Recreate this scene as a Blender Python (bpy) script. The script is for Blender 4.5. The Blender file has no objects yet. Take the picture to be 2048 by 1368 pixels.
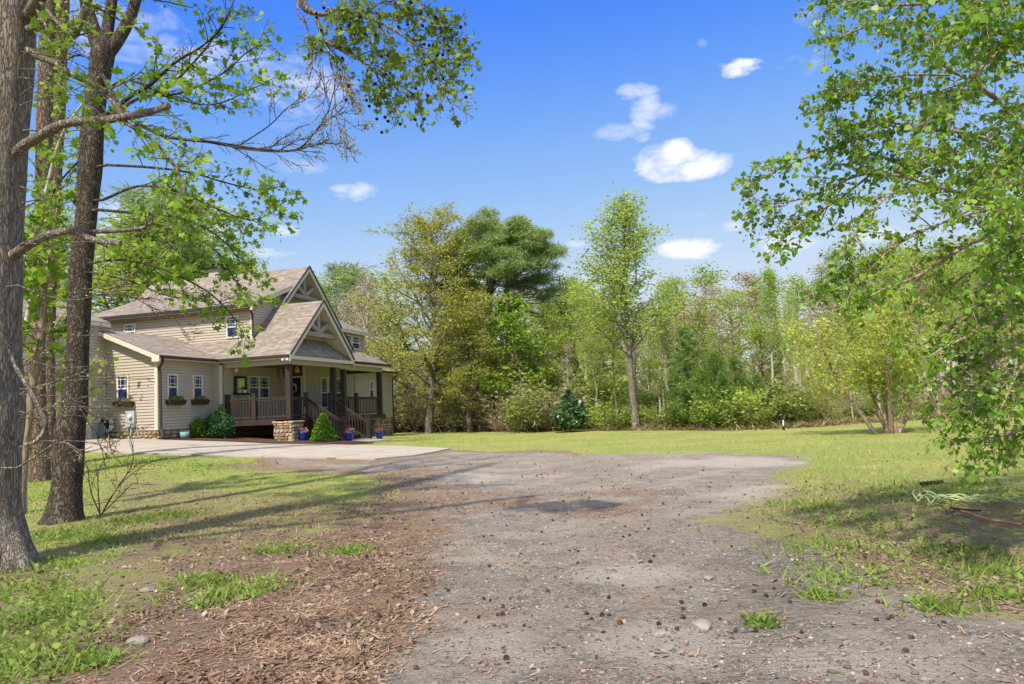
import bpy, bmesh, math, random
import numpy as np
from mathutils import Vector, Matrix

SC = bpy.context.scene
COL = SC.collection
rad = math.radians

# ------------------------------------------------------------------ camera
F_PX, PITCH, ROLL, YAW = 1500.0, 0.0859, 0.0467, 0.26874
EYE = 1.6
cr, sr = math.cos(ROLL), math.sin(ROLL)
cp, sp = math.cos(PITCH), math.sin(PITCH)
FW = np.array([0, cp, sp]); UP0 = np.array([0, -sp, cp]); R0 = np.array([1.0, 0, 0])
RT = cr * R0 - sr * UP0
UPV = sr * R0 + cr * UP0
cam_d = bpy.data.cameras.new("camera")
cam = bpy.data.objects.new("camera", cam_d); COL.objects.link(cam)
cam_d.sensor_width = 36.0; cam_d.lens = F_PX / 2048 * 36.0
cam_d.clip_start = 0.05; cam_d.clip_end = 3000
M = Matrix(((RT[0], UPV[0], -FW[0], 0), (RT[1], UPV[1], -FW[1], 0), (RT[2], UPV[2], -FW[2], EYE), (0, 0, 0, 1)))
cam.matrix_world = M
SC.camera = cam

# ------------------------------------------------------------------ exposure
SC.view_settings.view_transform = 'Standard'
SC.view_settings.look = 'None'
SC.view_settings.exposure = 1.52
SC.view_settings.gamma = 1.0
SC.view_settings.use_curve_mapping = False

# ------------------------------------------------------------------ sun
SUN_EL = rad(50); SUN_DX, SUN_DY = -0.41, -0.912      # horizontal direction towards the sun
sl = bpy.data.lights.new("sun", 'SUN'); sl.energy = 2.0; sl.angle = rad(1.6); sl.color = (1.0, 0.95, 0.86)
so = bpy.data.objects.new("sun", sl); COL.objects.link(so)
sd = Vector((SUN_DX * math.cos(SUN_EL), SUN_DY * math.cos(SUN_EL), math.sin(SUN_EL)))
so.rotation_euler = sd.to_track_quat('Z', 'Y').to_euler(); so.location = (0, -20, 40)

def pray(x, y):
    d = FW * F_PX + RT * (x - 1024) - UPV * (y - 684)
    return d

# ------------------------------------------------------------------ world: sky and clouds
W = bpy.data.worlds.new("World"); SC.world = W; W.use_nodes = True
nt = W.node_tree; nt.nodes.clear()
def wn(t, **k):
    n = nt.nodes.new(t)
    for a, b in k.items(): setattr(n, a, b)
    return n
L = nt.links.new
sky = wn('ShaderNodeTexSky', sky_type='NISHITA', sun_disc=False, sun_elevation=SUN_EL,
         sun_rotation=math.atan2(SUN_DX, SUN_DY), air_density=1.0, dust_density=0.25, ozone_density=3.0)
tc = wn('ShaderNodeTexCoord')
def wmath(op, a, b=None, c=None, clamp=False):
    n = wn('ShaderNodeMath', operation=op, use_clamp=clamp)
    for i, v in enumerate((a, b, c)):
        if v is None: continue
        if isinstance(v, (int, float)): n.inputs[i].default_value = v
        else: L(v, n.inputs[i])
    return n.outputs[0]
def wdot(vec):
    n = wn('ShaderNodeVectorMath', operation='DOT_PRODUCT'); L(tc.outputs['Generated'], n.inputs[0]); n.inputs[1].default_value = vec
    return n.outputs['Value']
nz = wn('ShaderNodeTexNoise'); nz.inputs['Scale'].default_value = 24; nz.inputs['Detail'].default_value = 9; nz.inputs['Roughness'].default_value = 0.6; nz.inputs['Distortion'].default_value = 0.3
mp = wn('ShaderNodeMapping'); mp.inputs['Scale'].default_value = (1, 1, 2.0); L(tc.outputs['Generated'], mp.inputs['Vector']); L(mp.outputs[0], nz.inputs['Vector'])
noise = wmath('SUBTRACT', nz.outputs['Fac'], 0.5)
# one entry per cloud: where it hangs in the sky (degrees azimuth / elevation come from the ray), half sizes, opacity, roughness
CL = [(1340,325,70,40,1.2,1.3),(1395,330,70,32,1.1,1.2),(1350,302,40,24,1.0,1.0),(1290,225,34,44,.8,2.2),(1268,184,44,16,.75,2.2),(1235,262,50,16,.5,2.4),(1325,225,30,18,.6,2.2),(1490,130,46,20,.95,2.0),(1600,125,50,26,.3,2.6),
      (1375,497,68,23,1.1,1.5),(1482,449,42,12,.7,2.0),(1570,487,74,20,.9,1.9),(1775,467,70,18,.7,2.),(700,382,58,18,.8,2.2),(567,461,27,12,.9,1.8),
      (525,507,60,10,.6,2.2),(610,185,95,66,.5,2.6),(430,140,130,60,.55,2.6),(220,60,200,70,.4,2.6),(330,440,140,60,.8,2.2),(230,520,120,60,.8,2.2),(1150,487,22,9,.45,2),
      (1403,432,14,8,.4,2),(1403,85,12,10,.3,2),(1240,570,100,22,.5,2.2),(1620,30,30,20,.2,2.5),(600,330,60,16,.35,2.6)]
# deeper, more saturated blue overhead, as a polarised spring sky has
ssp = wn('ShaderNodeSeparateColor'); L(sky.outputs[0], ssp.inputs[0])
srp = wn('ShaderNodeValToRGB'); L(wmath('DIVIDE', ssp.outputs[0], 6.0), srp.inputs['Fac'])
st_ = [(.10, (.09, .24, .86)), (.167, (.075, .262, .98)), (.217, (.170, .395, .97)), (.255, (.250, .480, .955)), (.317, (.345, .575, .955)), (.407, (.50, .68, .945)), (.5, (.60, .745, .95)), (.8, (.74, .82, .94)), (1.0, (.80, .85, .92))]
el_ = srp.color_ramp.elements
while len(el_) < len(st_): el_.new(.5)
for e_, (p_, c_) in zip(el_, st_): e_.position = p_; e_.color = (*c_, 1)
hs = wn('ShaderNodeVectorMath', operation='SCALE'); L(srp.outputs['Color'], hs.inputs[0]); hs.inputs['Scale'].default_value = 2.28
dens = None
for (x, y, rx, ry, op, kk) in CL:
    d = pray(x, y); n = np.linalg.norm(d); d = d / n
    right = np.cross(d, [0, 0, 1.0]); right /= np.linalg.norm(right); up = np.cross(right, d)
    u = wdot(tuple(right * (n / rx))); v = wdot(tuple(up * (n / ry)))
    r2 = wmath('ADD', wmath('MULTIPLY', u, u), wmath('MULTIPLY', v, v))
    front = wmath('GREATER_THAN', wdot(tuple(d)), 0.0)
    q = wmath('ADD', wmath('SUBTRACT', 1.0, r2), wmath('MULTIPLY', noise, kk * 2.4))
    q = wmath('MULTIPLY', wmath('MULTIPLY', q, (0.95 if op >= .95 else 0.5 * op), clamp=True), front)
    q = wmath('MINIMUM', q, min(1.0, op))
    dens = q if dens is None else wmath('MAXIMUM', dens, q)
# unseen cloud field added high overhead to whiten the blue sky light
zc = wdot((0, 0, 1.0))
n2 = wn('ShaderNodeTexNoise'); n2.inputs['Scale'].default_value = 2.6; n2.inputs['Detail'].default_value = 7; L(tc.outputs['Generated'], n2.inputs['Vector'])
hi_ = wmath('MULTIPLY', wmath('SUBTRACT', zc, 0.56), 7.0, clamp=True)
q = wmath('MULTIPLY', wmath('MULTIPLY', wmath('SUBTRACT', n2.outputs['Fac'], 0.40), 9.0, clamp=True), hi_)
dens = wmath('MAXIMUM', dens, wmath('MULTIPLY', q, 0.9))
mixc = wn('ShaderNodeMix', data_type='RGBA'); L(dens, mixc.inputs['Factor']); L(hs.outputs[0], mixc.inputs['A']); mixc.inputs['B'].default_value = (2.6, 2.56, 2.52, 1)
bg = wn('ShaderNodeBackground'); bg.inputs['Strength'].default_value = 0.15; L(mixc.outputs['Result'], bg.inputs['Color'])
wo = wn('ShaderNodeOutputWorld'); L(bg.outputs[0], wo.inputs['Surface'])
W.cycles.sampling_method = 'MANUAL'; W.cycles.sample_map_resolution = 512
SC.cycles.max_bounces = 6; SC.cycles.diffuse_bounces = 3; SC.cycles.glossy_bounces = 2; SC.cycles.transmission_bounces = 3
SC.cycles.transparent_max_bounces = 8; SC.cycles.sample_clamp_indirect = 6
SC.cycles.use_denoising = True

rng = np.random.default_rng(7)

# ------------------------------------------------------------------ terrain
BX = np.array([-60, -20, -17.9, -14.8, -10, -7.3, -5, -1.0]); BZ = np.array([-.35, -.46, -.5, -.65, -1.06, -1.22, -1.38, -1.6])
def sst(t):
    t = np.clip(t, 0, 1); return t * t * (3 - 2 * t)
def terr(x, y):
    x = np.asarray(x, float); y = np.asarray(y, float)
    b = np.interp(x, BX, BZ)
    w = sst((y - 15) / 13) * (1 - sst((y - 37) / 19))
    return EYE + (-1.6 + (b + 1.6) * w)
def terr_far(x, y):      # gentle swells away from the house
    far = sst((np.hypot(x, y) - 45) / 60)
    return far * (0.5 * np.sin(x * 0.03 + 1) * np.cos(y * 0.025))
def H(x, y): return terr(x, y) + terr_far(x, y)
def PX(x, y, D):
    d = pray(x, y); p = d / d[1] * D
    return np.array([p[0], p[1], p[2] + EYE])
def GR(x, y):
    """the point of the ground seen at photo position (x, y)"""
    d = pray(x, y); d = d / d[1]
    t0 = 2.0
    for t in np.arange(2.0, 200, 0.25):
        if d[2] * t + EYE <= H(d[0] * t, t): break
        t0 = t
    lo, hi = t0, t
    for _ in range(24):
        m = (lo + hi) / 2
        if d[2] * m + EYE <= H(d[0] * m, m): hi = m
        else: lo = m
    return np.array([d[0] * hi, hi, float(H(d[0] * hi, hi))])

# ------------------------------------------------------------------ object helpers
def tag(o, label=None, cat=None, group=None, kind=None):
    if label: o['label'] = label
    if cat: o['category'] = cat
    if group: o['group'] = group
    if kind: o['kind'] = kind
    return o
def empty(name, loc=(0, 0, 0), rz=0.0, label=None, cat=None, group=None):
    o = bpy.data.objects.new(name, None); COL.objects.link(o); o.location = tuple(loc); o.rotation_euler = (0, 0, rz)
    o.empty_display_size = 0.2
    return tag(o, label, cat, group)
def link(name, me, parent=None, mats=()):
    for m in mats: me.materials.append(m)
    o = bpy.data.objects.new(name, me); COL.objects.link(o)
    if parent is not None: o.parent = parent
    return o
def copy_thing(root, loc, rz=0.0, scale=None, label=None, group=None):
    r = root.copy(); COL.objects.link(r); r.location = tuple(loc); r.rotation_euler = (0, 0, rz)
    if scale is not None: r.scale = scale if hasattr(scale, '__len__') else (scale,) * 3
    if label: r['label'] = label
    if group: r['group'] = group
    for ch in list(root.children):
        c = ch.copy(); COL.objects.link(c); c.parent = r
        for g in ch.children:
            d = g.copy(); COL.objects.link(d); d.parent = c
    return r
def fast_mesh(name, V, polys, rnd=None, smooth=False):
    """V (n,3); polys: list of integer arrays (m,k); rnd: per-vertex float attribute"""
    me = bpy.data.meshes.new(name)
    V = np.ascontiguousarray(V, np.float32)
    me.vertices.add(len(V)); me.vertices.foreach_set('co', V.ravel())
    polys = [p for p in polys if len(p)]
    idx = np.concatenate([p.ravel() for p in polys]).astype(np.int32)
    tot = np.concatenate([np.full(len(p), p.shape[1]) for p in polys]).astype(np.int32)
    st = np.concatenate([[0], np.cumsum(tot)[:-1]]).astype(np.int32)
    me.loops.add(len(idx)); me.loops.foreach_set('vertex_index', idx)
    me.polygons.add(len(tot)); me.polygons.foreach_set('loop_start', st); me.polygons.foreach_set('loop_total', tot)
    if smooth: me.polygons.foreach_set('use_smooth', np.ones(len(tot), bool))
    if rnd is not None:
        a = me.attributes.new('rnd', 'FLOAT', 'POINT'); a.data.foreach_set('value', np.ascontiguousarray(rnd, np.float32))
    me.update(calc_edges=True); me.validate()
    return me

class MB:
    """collects polygons; build() makes ONE mesh object. cv maps coordinates (house frame or identity)."""
    def __init__(s, cv=None): s.v = []; s.f = []; s.m = []; s.uv = []; s.cv = cv; s.r = []; s.curr = 0.5
    def poly(s, pts, mi=0, uv=None):
        i = len(s.v)
        for p in pts: s.v.append(s.cv(*p) if s.cv else tuple(p)); s.r.append(s.curr)
        s.f.append(tuple(range(i, i + len(pts)))); s.m.append(mi); s.uv.append(uv)
    def box(s, x0, x1, y0, y1, z0, z1, mi=0):
        c = [(x0,y0,z0),(x1,y0,z0),(x1,y1,z0),(x0,y1,z0),(x0,y0,z1),(x1,y0,z1),(x1,y1,z1),(x0,y1,z1)]
        s.hexa(c, mi)
    def hexa(s, c, mi=0):
        i = len(s.v)
        for p in c: s.v.append(s.cv(*p) if s.cv else tuple(p)); s.r.append(s.curr)
        for q in ((0,3,2,1),(4,5,6,7),(0,1,5,4),(1,2,6,5),(2,3,7,6),(3,0,4,7)):
            s.f.append(tuple(i + k for k in q)); s.m.append(mi); s.uv.append(None)
    def bar(s, p, q, w, h, mi=0, up=(0, 0, 1)):
        p = np.array(p, float); q = np.array(q, float); d = q - p; d /= np.linalg.norm(d)
        sd_ = np.cross(d, up); sd_ = sd_ / (np.linalg.norm(sd_) + 1e-9); u = np.cross(sd_, d)
        a = sd_ * w / 2; b = u * h / 2
        s.hexa([p-a-b, p+a-b, q+a-b, q-a-b, p-a+b, p+a+b, q+a+b, q-a+b], mi)
    def lathe(s, c, prof, n=16, mi=0):
        i = len(s.v)
        for (r, z) in prof:
            for k in range(n):
                t = 2 * math.pi * k / n; p = (c[0] + r * math.cos(t), c[1] + r * math.sin(t), c[2] + z)
                s.v.append(s.cv(*p) if s.cv else p); s.r.append(s.curr)
        for j in range(len(prof) - 1):
            for k in range(n):
                s.f.append((i + j*n + k, i + j*n + (k+1) % n, i + (j+1)*n + (k+1) % n, i + (j+1)*n + k)); s.m.append(mi); s.uv.append(None)
        for j in (0, len(prof) - 1):
            if prof[j][0] > 1e-4:
                s.f.append(tuple(i + j*n + k for k in range(n))); s.m.append(mi); s.uv.append(None)
    def tube(s, pts, radii, n=8, mi=0):
        V, Fc = tube_arrays([(np.array(pts, float), np.array(radii, float) if hasattr(radii, '__len__') else np.full(len(pts), radii))], n)
        i = len(s.v)
        for p in V: s.v.append(s.cv(*p) if s.cv else tuple(p)); s.r.append(s.curr)
        for q in Fc: s.f.append(tuple(i + int(k) for k in q)); s.m.append(mi); s.uv.append(None)
    def build(s, name, mats, parent=None, bevel=0, smooth=False):
        me = bpy.data.meshes.new(name); me.from_pydata([tuple(map(float, v)) for v in s.v], [], s.f)
        if not isinstance(mats, (list, tuple)): mats = [mats]
        for m in mats: me.materials.append(m)
        me.polygons.foreach_set('material_index', s.m)
        if any(u is not None for u in s.uv):
            ul = me.uv_layers.new(name='UVMap'); k = 0
            for f, u in zip(s.f, s.uv):
                for j in range(len(f)):
                    if u is not None: ul.data[k].uv = u[j]
                    k += 1
        a = me.attributes.new('rnd', 'FLOAT', 'POINT'); a.data.foreach_set('value', np.array(s.r, np.float32))
        if smooth: me.polygons.foreach_set('use_smooth', np.ones(len(s.f), bool))
        bm = bmesh.new(); bm.from_mesh(me); bmesh.ops.recalc_face_normals(bm, faces=bm.faces); bm.to_mesh(me); bm.free()
        o = bpy.data.objects.new(name, me); COL.objects.link(o)
        if parent is not None: o.parent = parent
        if bevel:
            b = o.modifiers.new('bevel', 'BEVEL'); b.width = bevel; b.segments = 2; b.limit_method = 'ANGLE'
        return o

def tube_arrays(paths, n=6):
    Vs, Fs, off = [], [], 0
    ang = np.arange(n) * 2 * np.pi / n; ca, sa = np.cos(ang), np.sin(ang)
    for pts, rr in paths:
        m = len(pts)
        t = np.gradient(pts, axis=0); t /= (np.linalg.norm(t, axis=1, keepdims=True) + 1e-9)
        ref = np.array([0, 0, 1.0]) if abs(t[0, 2]) < 0.9 else np.array([1.0, 0, 0])
        a = np.cross(t, ref); a /= (np.linalg.norm(a, axis=1, keepdims=True) + 1e-9); b = np.cross(t, a)
        ring = pts[:, None, :] + rr[:, None, None] * (a[:, None, :] * ca[None, :, None] + b[:, None, :] * sa[None, :, None])
        Vs.append(ring.reshape(-1, 3))
        i = np.arange(m - 1)[:, None] * n; k = np.arange(n)[None, :]; k2 = (k + 1) % n
        Fs.append(np.stack([i + k, i + k2, i + n + k2, i + n + k], -1).reshape(-1, 4) + off)
        off += m * n
    return np.concatenate(Vs), np.concatenate(Fs)

# ------------------------------------------------------------------ material helpers
def mat(name):
    m = bpy.data.materials.new(name); m.use_nodes = True; m.node_tree.nodes.clear(); return m
class NB:
    def __init__(s, m): s.t = m.node_tree; s.m = m
    def n(s, t, ins=None, **k):
        x = s.t.nodes.new(t)
        for a, b in k.items(): setattr(x, a, b)
        for a, b in (ins or {}).items(): s.set(x, a, b)
        return x
    def set(s, x, a, b):
        i = x.inputs[a]
        if isinstance(b, bpy.types.NodeSocket): s.t.links.new(b, i)
        else: i.default_value = b
    def math(s, op, a, b=0.0, c=0.0, clamp=False):
        x = s.t.nodes.new('ShaderNodeMath'); x.operation = op; x.use_clamp = clamp
        for i, v in enumerate((a, b, c)): s.set(x, i, v)
        return x.outputs[0]
    def mix(s, fac, a, b, mode='MIX'):
        x = s.t.nodes.new('ShaderNodeMix'); x.data_type = 'RGBA'; x.blend_type = mode
        s.set(x, 'Factor', fac)
        for nm, v in (('A', a), ('B', b)):
            if isinstance(v, tuple) and len(v) == 3: v = (*v, 1)
            i = [q for q in x.inputs if q.name == nm and q.type == 'RGBA'][0]
            if isinstance(v, bpy.types.NodeSocket): s.t.links.new(v, i)
            else: i.default_value = v
        return [q for q in x.outputs if q.type == 'RGBA'][0]
    def ramp(s, fac, stops, interp='LINEAR'):
        x = s.t.nodes.new('ShaderNodeValToRGB'); x.color_ramp.interpolation = interp
        e = x.color_ramp.elements
        while len(e) < len(stops): e.new(0.5)
        for el, (p, c) in zip(e, stops): el.position = p; el.color = (*c, 1) if len(c) == 3 else c
        s.set(x, 'Fac', fac); return x.outputs['Color']
    def noise(s, vec, scale, detail=4, rough=0.6, dist=0.0):
        x = s.n('ShaderNodeTexNoise', {'Scale': scale, 'Detail': detail, 'Roughness': rough, 'Distortion': dist})
        if vec is not None: s.set(x, 'Vector', vec)
        return x.outputs['Fac']
    def voro(s, vec, scale, feature='F1', out='Distance', rand=1.0):
        x = s.n('ShaderNodeTexVoronoi', {'Scale': scale, 'Randomness': rand}, feature=feature)
        if vec is not None: s.set(x, 'Vector', vec)
        return x.outputs[out]
    def mapping(s, vec, scale=(1, 1, 1), rot=(0, 0, 0)):
        x = s.n('ShaderNodeMapping', {'Scale': scale, 'Rotation': rot}); s.set(x, 'Vector', vec); return x.outputs[0]
    def pos(s): return s.n('ShaderNodeNewGeometry').outputs['Position']
    def obj(s): return s.n('ShaderNodeTexCoord').outputs['Object']
    def uv(s): return s.n('ShaderNodeTexCoord').outputs['UV']
    def attr(s, nm, out='Fac'): return s.n('ShaderNodeAttribute', attribute_name=nm).outputs[out]
    def bump(s, h, strength=0.5, dist=0.02, normal=None):
        x = s.n('ShaderNodeBump', {'Strength': strength, 'Distance': dist, 'Height': h})
        if normal is not None: s.set(x, 'Normal', normal)
        return x.outputs[0]
    def out(s, color, rough=0.7, spec=0.3, bump=None, metal=0.0, **k):
        p = s.n('ShaderNodeBsdfPrincipled')
        if isinstance(color, tuple) and len(color) == 3: color = (*color, 1)
        s.set(p, 'Base Color', color); s.set(p, 'Roughness', rough); s.set(p, 'Specular IOR Level', spec); s.set(p, 'Metallic', metal)
        if bump is not None: s.set(p, 'Normal', bump)
        for a, b in k.items(): s.set(p, a, b)
        o = s.n('ShaderNodeOutputMaterial'); s.t.links.new(p.outputs[0], o.inputs['Surface']); return s.m
def noisy(name, c1, c2, scale=6, rough=0.7, bump=0.2, bscale=40, spec=0.3, stretch=(1, 1, 1), dist=0.01):
    m = mat(name); b = NB(m); v = b.mapping(b.obj(), stretch)
    f = b.noise(v, scale, 6, 0.65); col = b.mix(b.ramp(f, [(0.3, (0, 0, 0)), (0.7, (1, 1, 1))]), c1, c2)
    h = b.noise(v, bscale, 5, 0.7)
    return b.out(col, rough, spec, b.bump(h, bump, dist))
def leaf_mat(name, cols, trans=0.35, rough=0.55, spec=0.25, patch=0.35):
    """cols: dark..light colours picked per leaf; clumps vary a little too"""
    m = mat(name); b = NB(m)
    r = b.attr('rnd'); big = b.noise(b.obj(), patch, 2, 0.5)
    oi = b.n('ShaderNodeObjectInfo').outputs['Random']
    f = b.math('ADD', b.math('MULTIPLY', r, 0.62), b.math('MULTIPLY', b.math('SUBTRACT', big, 0.5), 1.1))
    f = b.math('ADD', f, b.math('ADD', b.math('MULTIPLY', oi, 0.16), 0.1), clamp=True)
    st = [(i / (len(cols) - 1), c) for i, c in enumerate(cols)]
    col = b.ramp(f, st)
    p = b.n('ShaderNodeBsdfPrincipled', {'Base Color': col, 'Roughness': rough, 'Specular IOR Level': spec})
    t = b.n('ShaderNodeBsdfTranslucent', {'Color': b.mix(0.5, col, (1.0, 1.0, 0.35), 'MULTIPLY')})
    t.inputs['Color'].default_value = (1, 1, 1, 1)
    mx = b.n('ShaderNodeMixShader', {'Fac': trans}); b.t.links.new(p.outputs[0], mx.inputs[1]); b.t.links.new(t.outputs[0], mx.inputs[2])
    o = b.n('ShaderNodeOutputMaterial'); b.t.links.new(mx.outputs[0], o.inputs['Surface'])
    return m
def bark_mat(name, dark, light, scale=7.0, bump=1.0, lichen=None, zst=0.22, dist=0.05):
    m = mat(name); b = NB(m)
    v = b.mapping(b.obj(), (1, 1, zst)); w = b.noise(v, scale * 0.6, 3, 0.5)
    vv = b.n('ShaderNodeVectorMath', operation='ADD'); b.set(vv, 0, v)
    sc_ = b.n('ShaderNodeVectorMath', operation='SCALE'); b.set(sc_, 0, b.n('ShaderNodeTexNoise', {'Scale': scale * 0.7, 'Detail': 3, 'Vector': v}).outputs['Color']); b.set(sc_, 'Scale', 0.16)
    b.set(vv, 1, sc_.outputs[0])
    d = b.voro(vv.outputs[0], scale, 'DISTANCE_TO_EDGE')
    ridge = b.ramp(d, [(0.0, (0, 0, 0)), (0.22, (1, 1, 1))])
    fine = b.noise(b.mapping(b.obj(), (1, 1, 0.4)), scale * 7, 5, 0.7)
    h = b.math('ADD', b.math('MULTIPLY', ridge, 0.75), b.math('MULTIPLY', fine, 0.35))
    col = b.mix(b.ramp(b.math('MULTIPLY', b.math('ADD', h, w), 0.62), [(0.15, (0, 0, 0)), (0.95, (1, 1, 1))]), dark, light)
    if lichen:
        lf = b.ramp(b.noise(b.obj(), 5.0, 6, 0.7), [(0.56, (0, 0, 0)), (0.66, (1, 1, 1))])
        col = b.mix(b.math('MULTIPLY', lf, 0.55), col, lichen)
    return b.out(col, 0.9, 0.1, b.bump(h, bump, dist))
# ------------------------------------------------------------------ ground
def inside(poly, x, y):
    """signed distance-ish: positive inside, metres, vectorised"""
    P = np.array(poly, float); Q = np.roll(P, -1, 0)
    ins = np.zeros(len(x), bool); dmin = np.full(len(x), 1e9)
    for (x1, y1), (x2, y2) in zip(P, Q):
        c = ((y1 > y) != (y2 > y)) & (x < (x2 - x1) * (y - y1) / ((y2 - y1) if y2 != y1 else 1e-9) + x1)
        ins ^= c
        dx, dy = x2 - x1, y2 - y1; t = np.clip(((x - x1) * dx + (y - y1) * dy) / (dx * dx + dy * dy + 1e-12), 0, 1)
        dmin = np.minimum(dmin, np.hypot(x - x1 - t * dx, y - y1 - t * dy))
    return np.where(ins, dmin, -dmin)
def pxpoly(pts): return [tuple(GR(*p)[:2]) for p in pts]
GRAVEL_L = pxpoly([(600,1365),(650,1290),(715,1190),(755,1120),(800,1050),(835,990),(845,960),(800,944),(690,942),(560,934),(500,926),(560,914),(600,915),(750,922),(830,914),(900,902),(1050,902),(1200,907),(1400,907),(1590,912),(1600,926),(1540,945),(1480,975),(1475,1020),(1530,1070),(1580,1130),(1700,1168),(1860,1190),(2040,1222)])
GRAVEL = [(GRAVEL_L[0][0] - 0.9, -25.0)] + GRAVEL_L + [(7.5, 5.3), (9.5, 3.0), (9.5, -25.0)]
STRAW = pxpoly([(70,1362),(95,1290),(190,1215),(290,1150),(420,1105),(560,1075),(660,1030),(770,975),(850,950),(930,960),(940,1050),(880,1150),(830,1250),(800,1362)]) + [(-1.2, -6.0), (-5.0, -6.0)]
MIXL = pxpoly([(200,1150),(190,1010),(200,955),(300,945),(480,975),(640,990),(760,1000),(700,1060),(560,1120),(330,1170)])
MIXR = pxpoly([(1490,990),(1640,975),(1830,1005),(2046,985),(2046,1235),(1860,1195),(1700,1172),(1580,1135),(1510,1060)]) + []
def pellipse(cx, cy, rx, ry):
    return pxpoly([(cx + rx * math.cos(t), cy + ry * math.sin(t)) for t in np.linspace(0, 2 * math.pi, 14, endpoint=False)])
DIRT = [pellipse(1930,1285,150,38), pellipse(960,1285,170,48), pellipse(1310,1290,110,30), pellipse(1760,1320,200,30), pellipse(1980,1250,120,30), pellipse(1420,925,150,9), pellipse(900,952,150,10), pellipse(1250,1140,130,22), pellipse(690,948,60,5), pellipse(1560,990,60,12), pellipse(860,1112,50,10), pellipse(1030,1110,90,14)]
DARKG = [pxpoly([(1525,1040),(1600,1045),(1625,1130),(1640,1230),(1660,1362),(1520,1362),(1528,1230),(1530,1120)])]
REDST = [pellipse(790,1130,60,22), pellipse(1010,1000,80,9), pellipse(1190,985,70,7), pellipse(1130,940,50,5), pellipse(880,1085,70,10), pellipse(1060,1128,90,12), pellipse(1240,1020,60,7)]

ang = np.concatenate([np.linspace(-48, 48, 420), np.linspace(48, 312, 90)[1:-1]]) * math.pi / 180   # measured from +Y clockwise
rr = np.concatenate([[0.02, 1.0, 1.7, 2.3], np.geomspace(2.8, 70, 420), np.geomspace(75, 900, 26)])
A_, R_ = np.meshgrid(ang, rr)
gx = (R_ * np.sin(A_)).ravel(); gy = (R_ * np.cos(A_)).ravel()
def vnoise(x, y, s, seed=0):
    """smooth value noise for heights and masks"""
    x = x * s + 37.1 * seed; y = y * s + 11.7 * seed
    xi = np.floor(x).astype(np.int64); yi = np.floor(y).astype(np.int64); fx = x - xi; fy = y - yi
    fx = fx * fx * (3 - 2 * fx); fy = fy * fy * (3 - 2 * fy)
    def h(a, b):
        n = (a * 374761393 + b * 668265263 + seed * 1442695) & 0x7fffffff
        n = ((n ^ (n >> 13)) * 1274126177) & 0x7fffffff
        return ((n ^ (n >> 16)) & 0xffff) / 65535.0
    return (h(xi, yi) * (1 - fx) + h(xi + 1, yi) * fx) * (1 - fy) + (h(xi, yi + 1) * (1 - fx) + h(xi + 1, yi + 1) * fx) * fy
def fbm(x, y, s, o=4, seed=0):
    r = 0; a = 1; t = 0
    for i in range(o): r = r + a * vnoise(x, y, s * 2 ** i, seed + i); t += a; a *= 0.5
    return r / t
def gmasks(x, y):
    D = np.hypot(x, y); soft = 0.10 + D * 0.018
    jig = (fbm(x, y, 0.6, 5, 3) - 0.5) * (1.0 + 0.10 * D)
    sm = lambda d, k=1.0: sst(0.5 + (d + jig) / (2 * soft * k))
    g = sm(inside(GRAVEL, x, y), 2.2)
    s = sm(inside(STRAW, x, y), 1.6)
    m = np.maximum(sm(inside(MIXL, x, y), 2.5) * 0.54, sm(inside(MIXR, x, y), 2.0) * 0.42)
    s = np.maximum(s * (1 - 0.42 * g), m * (1 - g))
    d = np.zeros(len(x))
    for e in DIRT: d = np.maximum(d, sm(inside(e, x, y), 2.0))
    dk = np.zeros(len(x))
    for e in DARKG: dk = np.maximum(dk, sm(inside(e, x, y), 2.5))
    s = np.maximum(s, np.where(x < 2.0, 4 * g * (1 - g) * 0.75, 0.0))
    for e in REDST: s = np.maximum(s, sm(inside(e, x, y), 2.0) * 0.62)
    return g, s, d, dk
def ground_z(x, y):
    D = np.hypot(x, y)
    g = np.clip(1 - D / 40, 0, 1)
    return H(x, y) + g * ((fbm(x, y, 0.5, 3, 5) - 0.5) * 0.06 + (fbm(x, y, 4.0, 3, 9) - 0.5) * 0.04) - 0.03 * g
gz = ground_z(gx, gy)
mg, ms, md, mk = gmasks(gx, gy)
# tyre rut on the right of the gravel
nA, nR = len(ang), len(rr)
GV = np.stack([gx, gy, gz], 1)
i = np.arange(nR - 1)[:, None] * nA; k = np.arange(nA)[None, :]; k2 = (k + 1) % nA
GF = np.stack([i + k, i + k2, i + nA + k2, i + nA + k], -1).reshape(-1, 4)
fg = mg[GF].mean(1)
fgx = gx[GF].mean(1); fgy = gy[GF].mean(1)
isg = fg > 0.5
def sub_mesh(name, sel, extra=False):
    F_ = GF[sel]; used, inv = np.unique(F_, return_inverse=True)
    V_ = GV[used]; P_ = [inv.reshape(F_.shape)]
    if extra:   # close the small fan under the camera
        ring = np.arange(nA)
    me = fast_mesh(name, V_, P_, smooth=True)
    ca = me.color_attributes.new('mask', 'FLOAT_COLOR', 'POINT')
    ca.data.foreach_set('color', np.stack([mg[used], ms[used], md[used], mk[used]], 1).astype(np.float32).ravel())
    return me
m = mat("ground_soil"); b = NB(m)
P0 = b.pos()
ms_ = b.n('ShaderNodeAttribute', attribute_name='mask')
sep = b.n('ShaderNodeSeparateColor'); b.t.links.new(ms_.outputs['Color'], sep.inputs[0])
mG, mS, mD, mK = sep.outputs[0], sep.outputs[1], sep.outputs[2], ms_.outputs['Alpha']
def thr(mask, nz_, k, w=0.12):     # mask broken up by noise
    s_ = b.math('ADD', mask, b.math('MULTIPLY', b.math('SUBTRACT', nz_, 0.5), k))
    return b.ramp(s_, [(max(0, 0.5 - w), (0, 0, 0)), (min(1, 0.5 + w), (1, 1, 1))])
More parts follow.
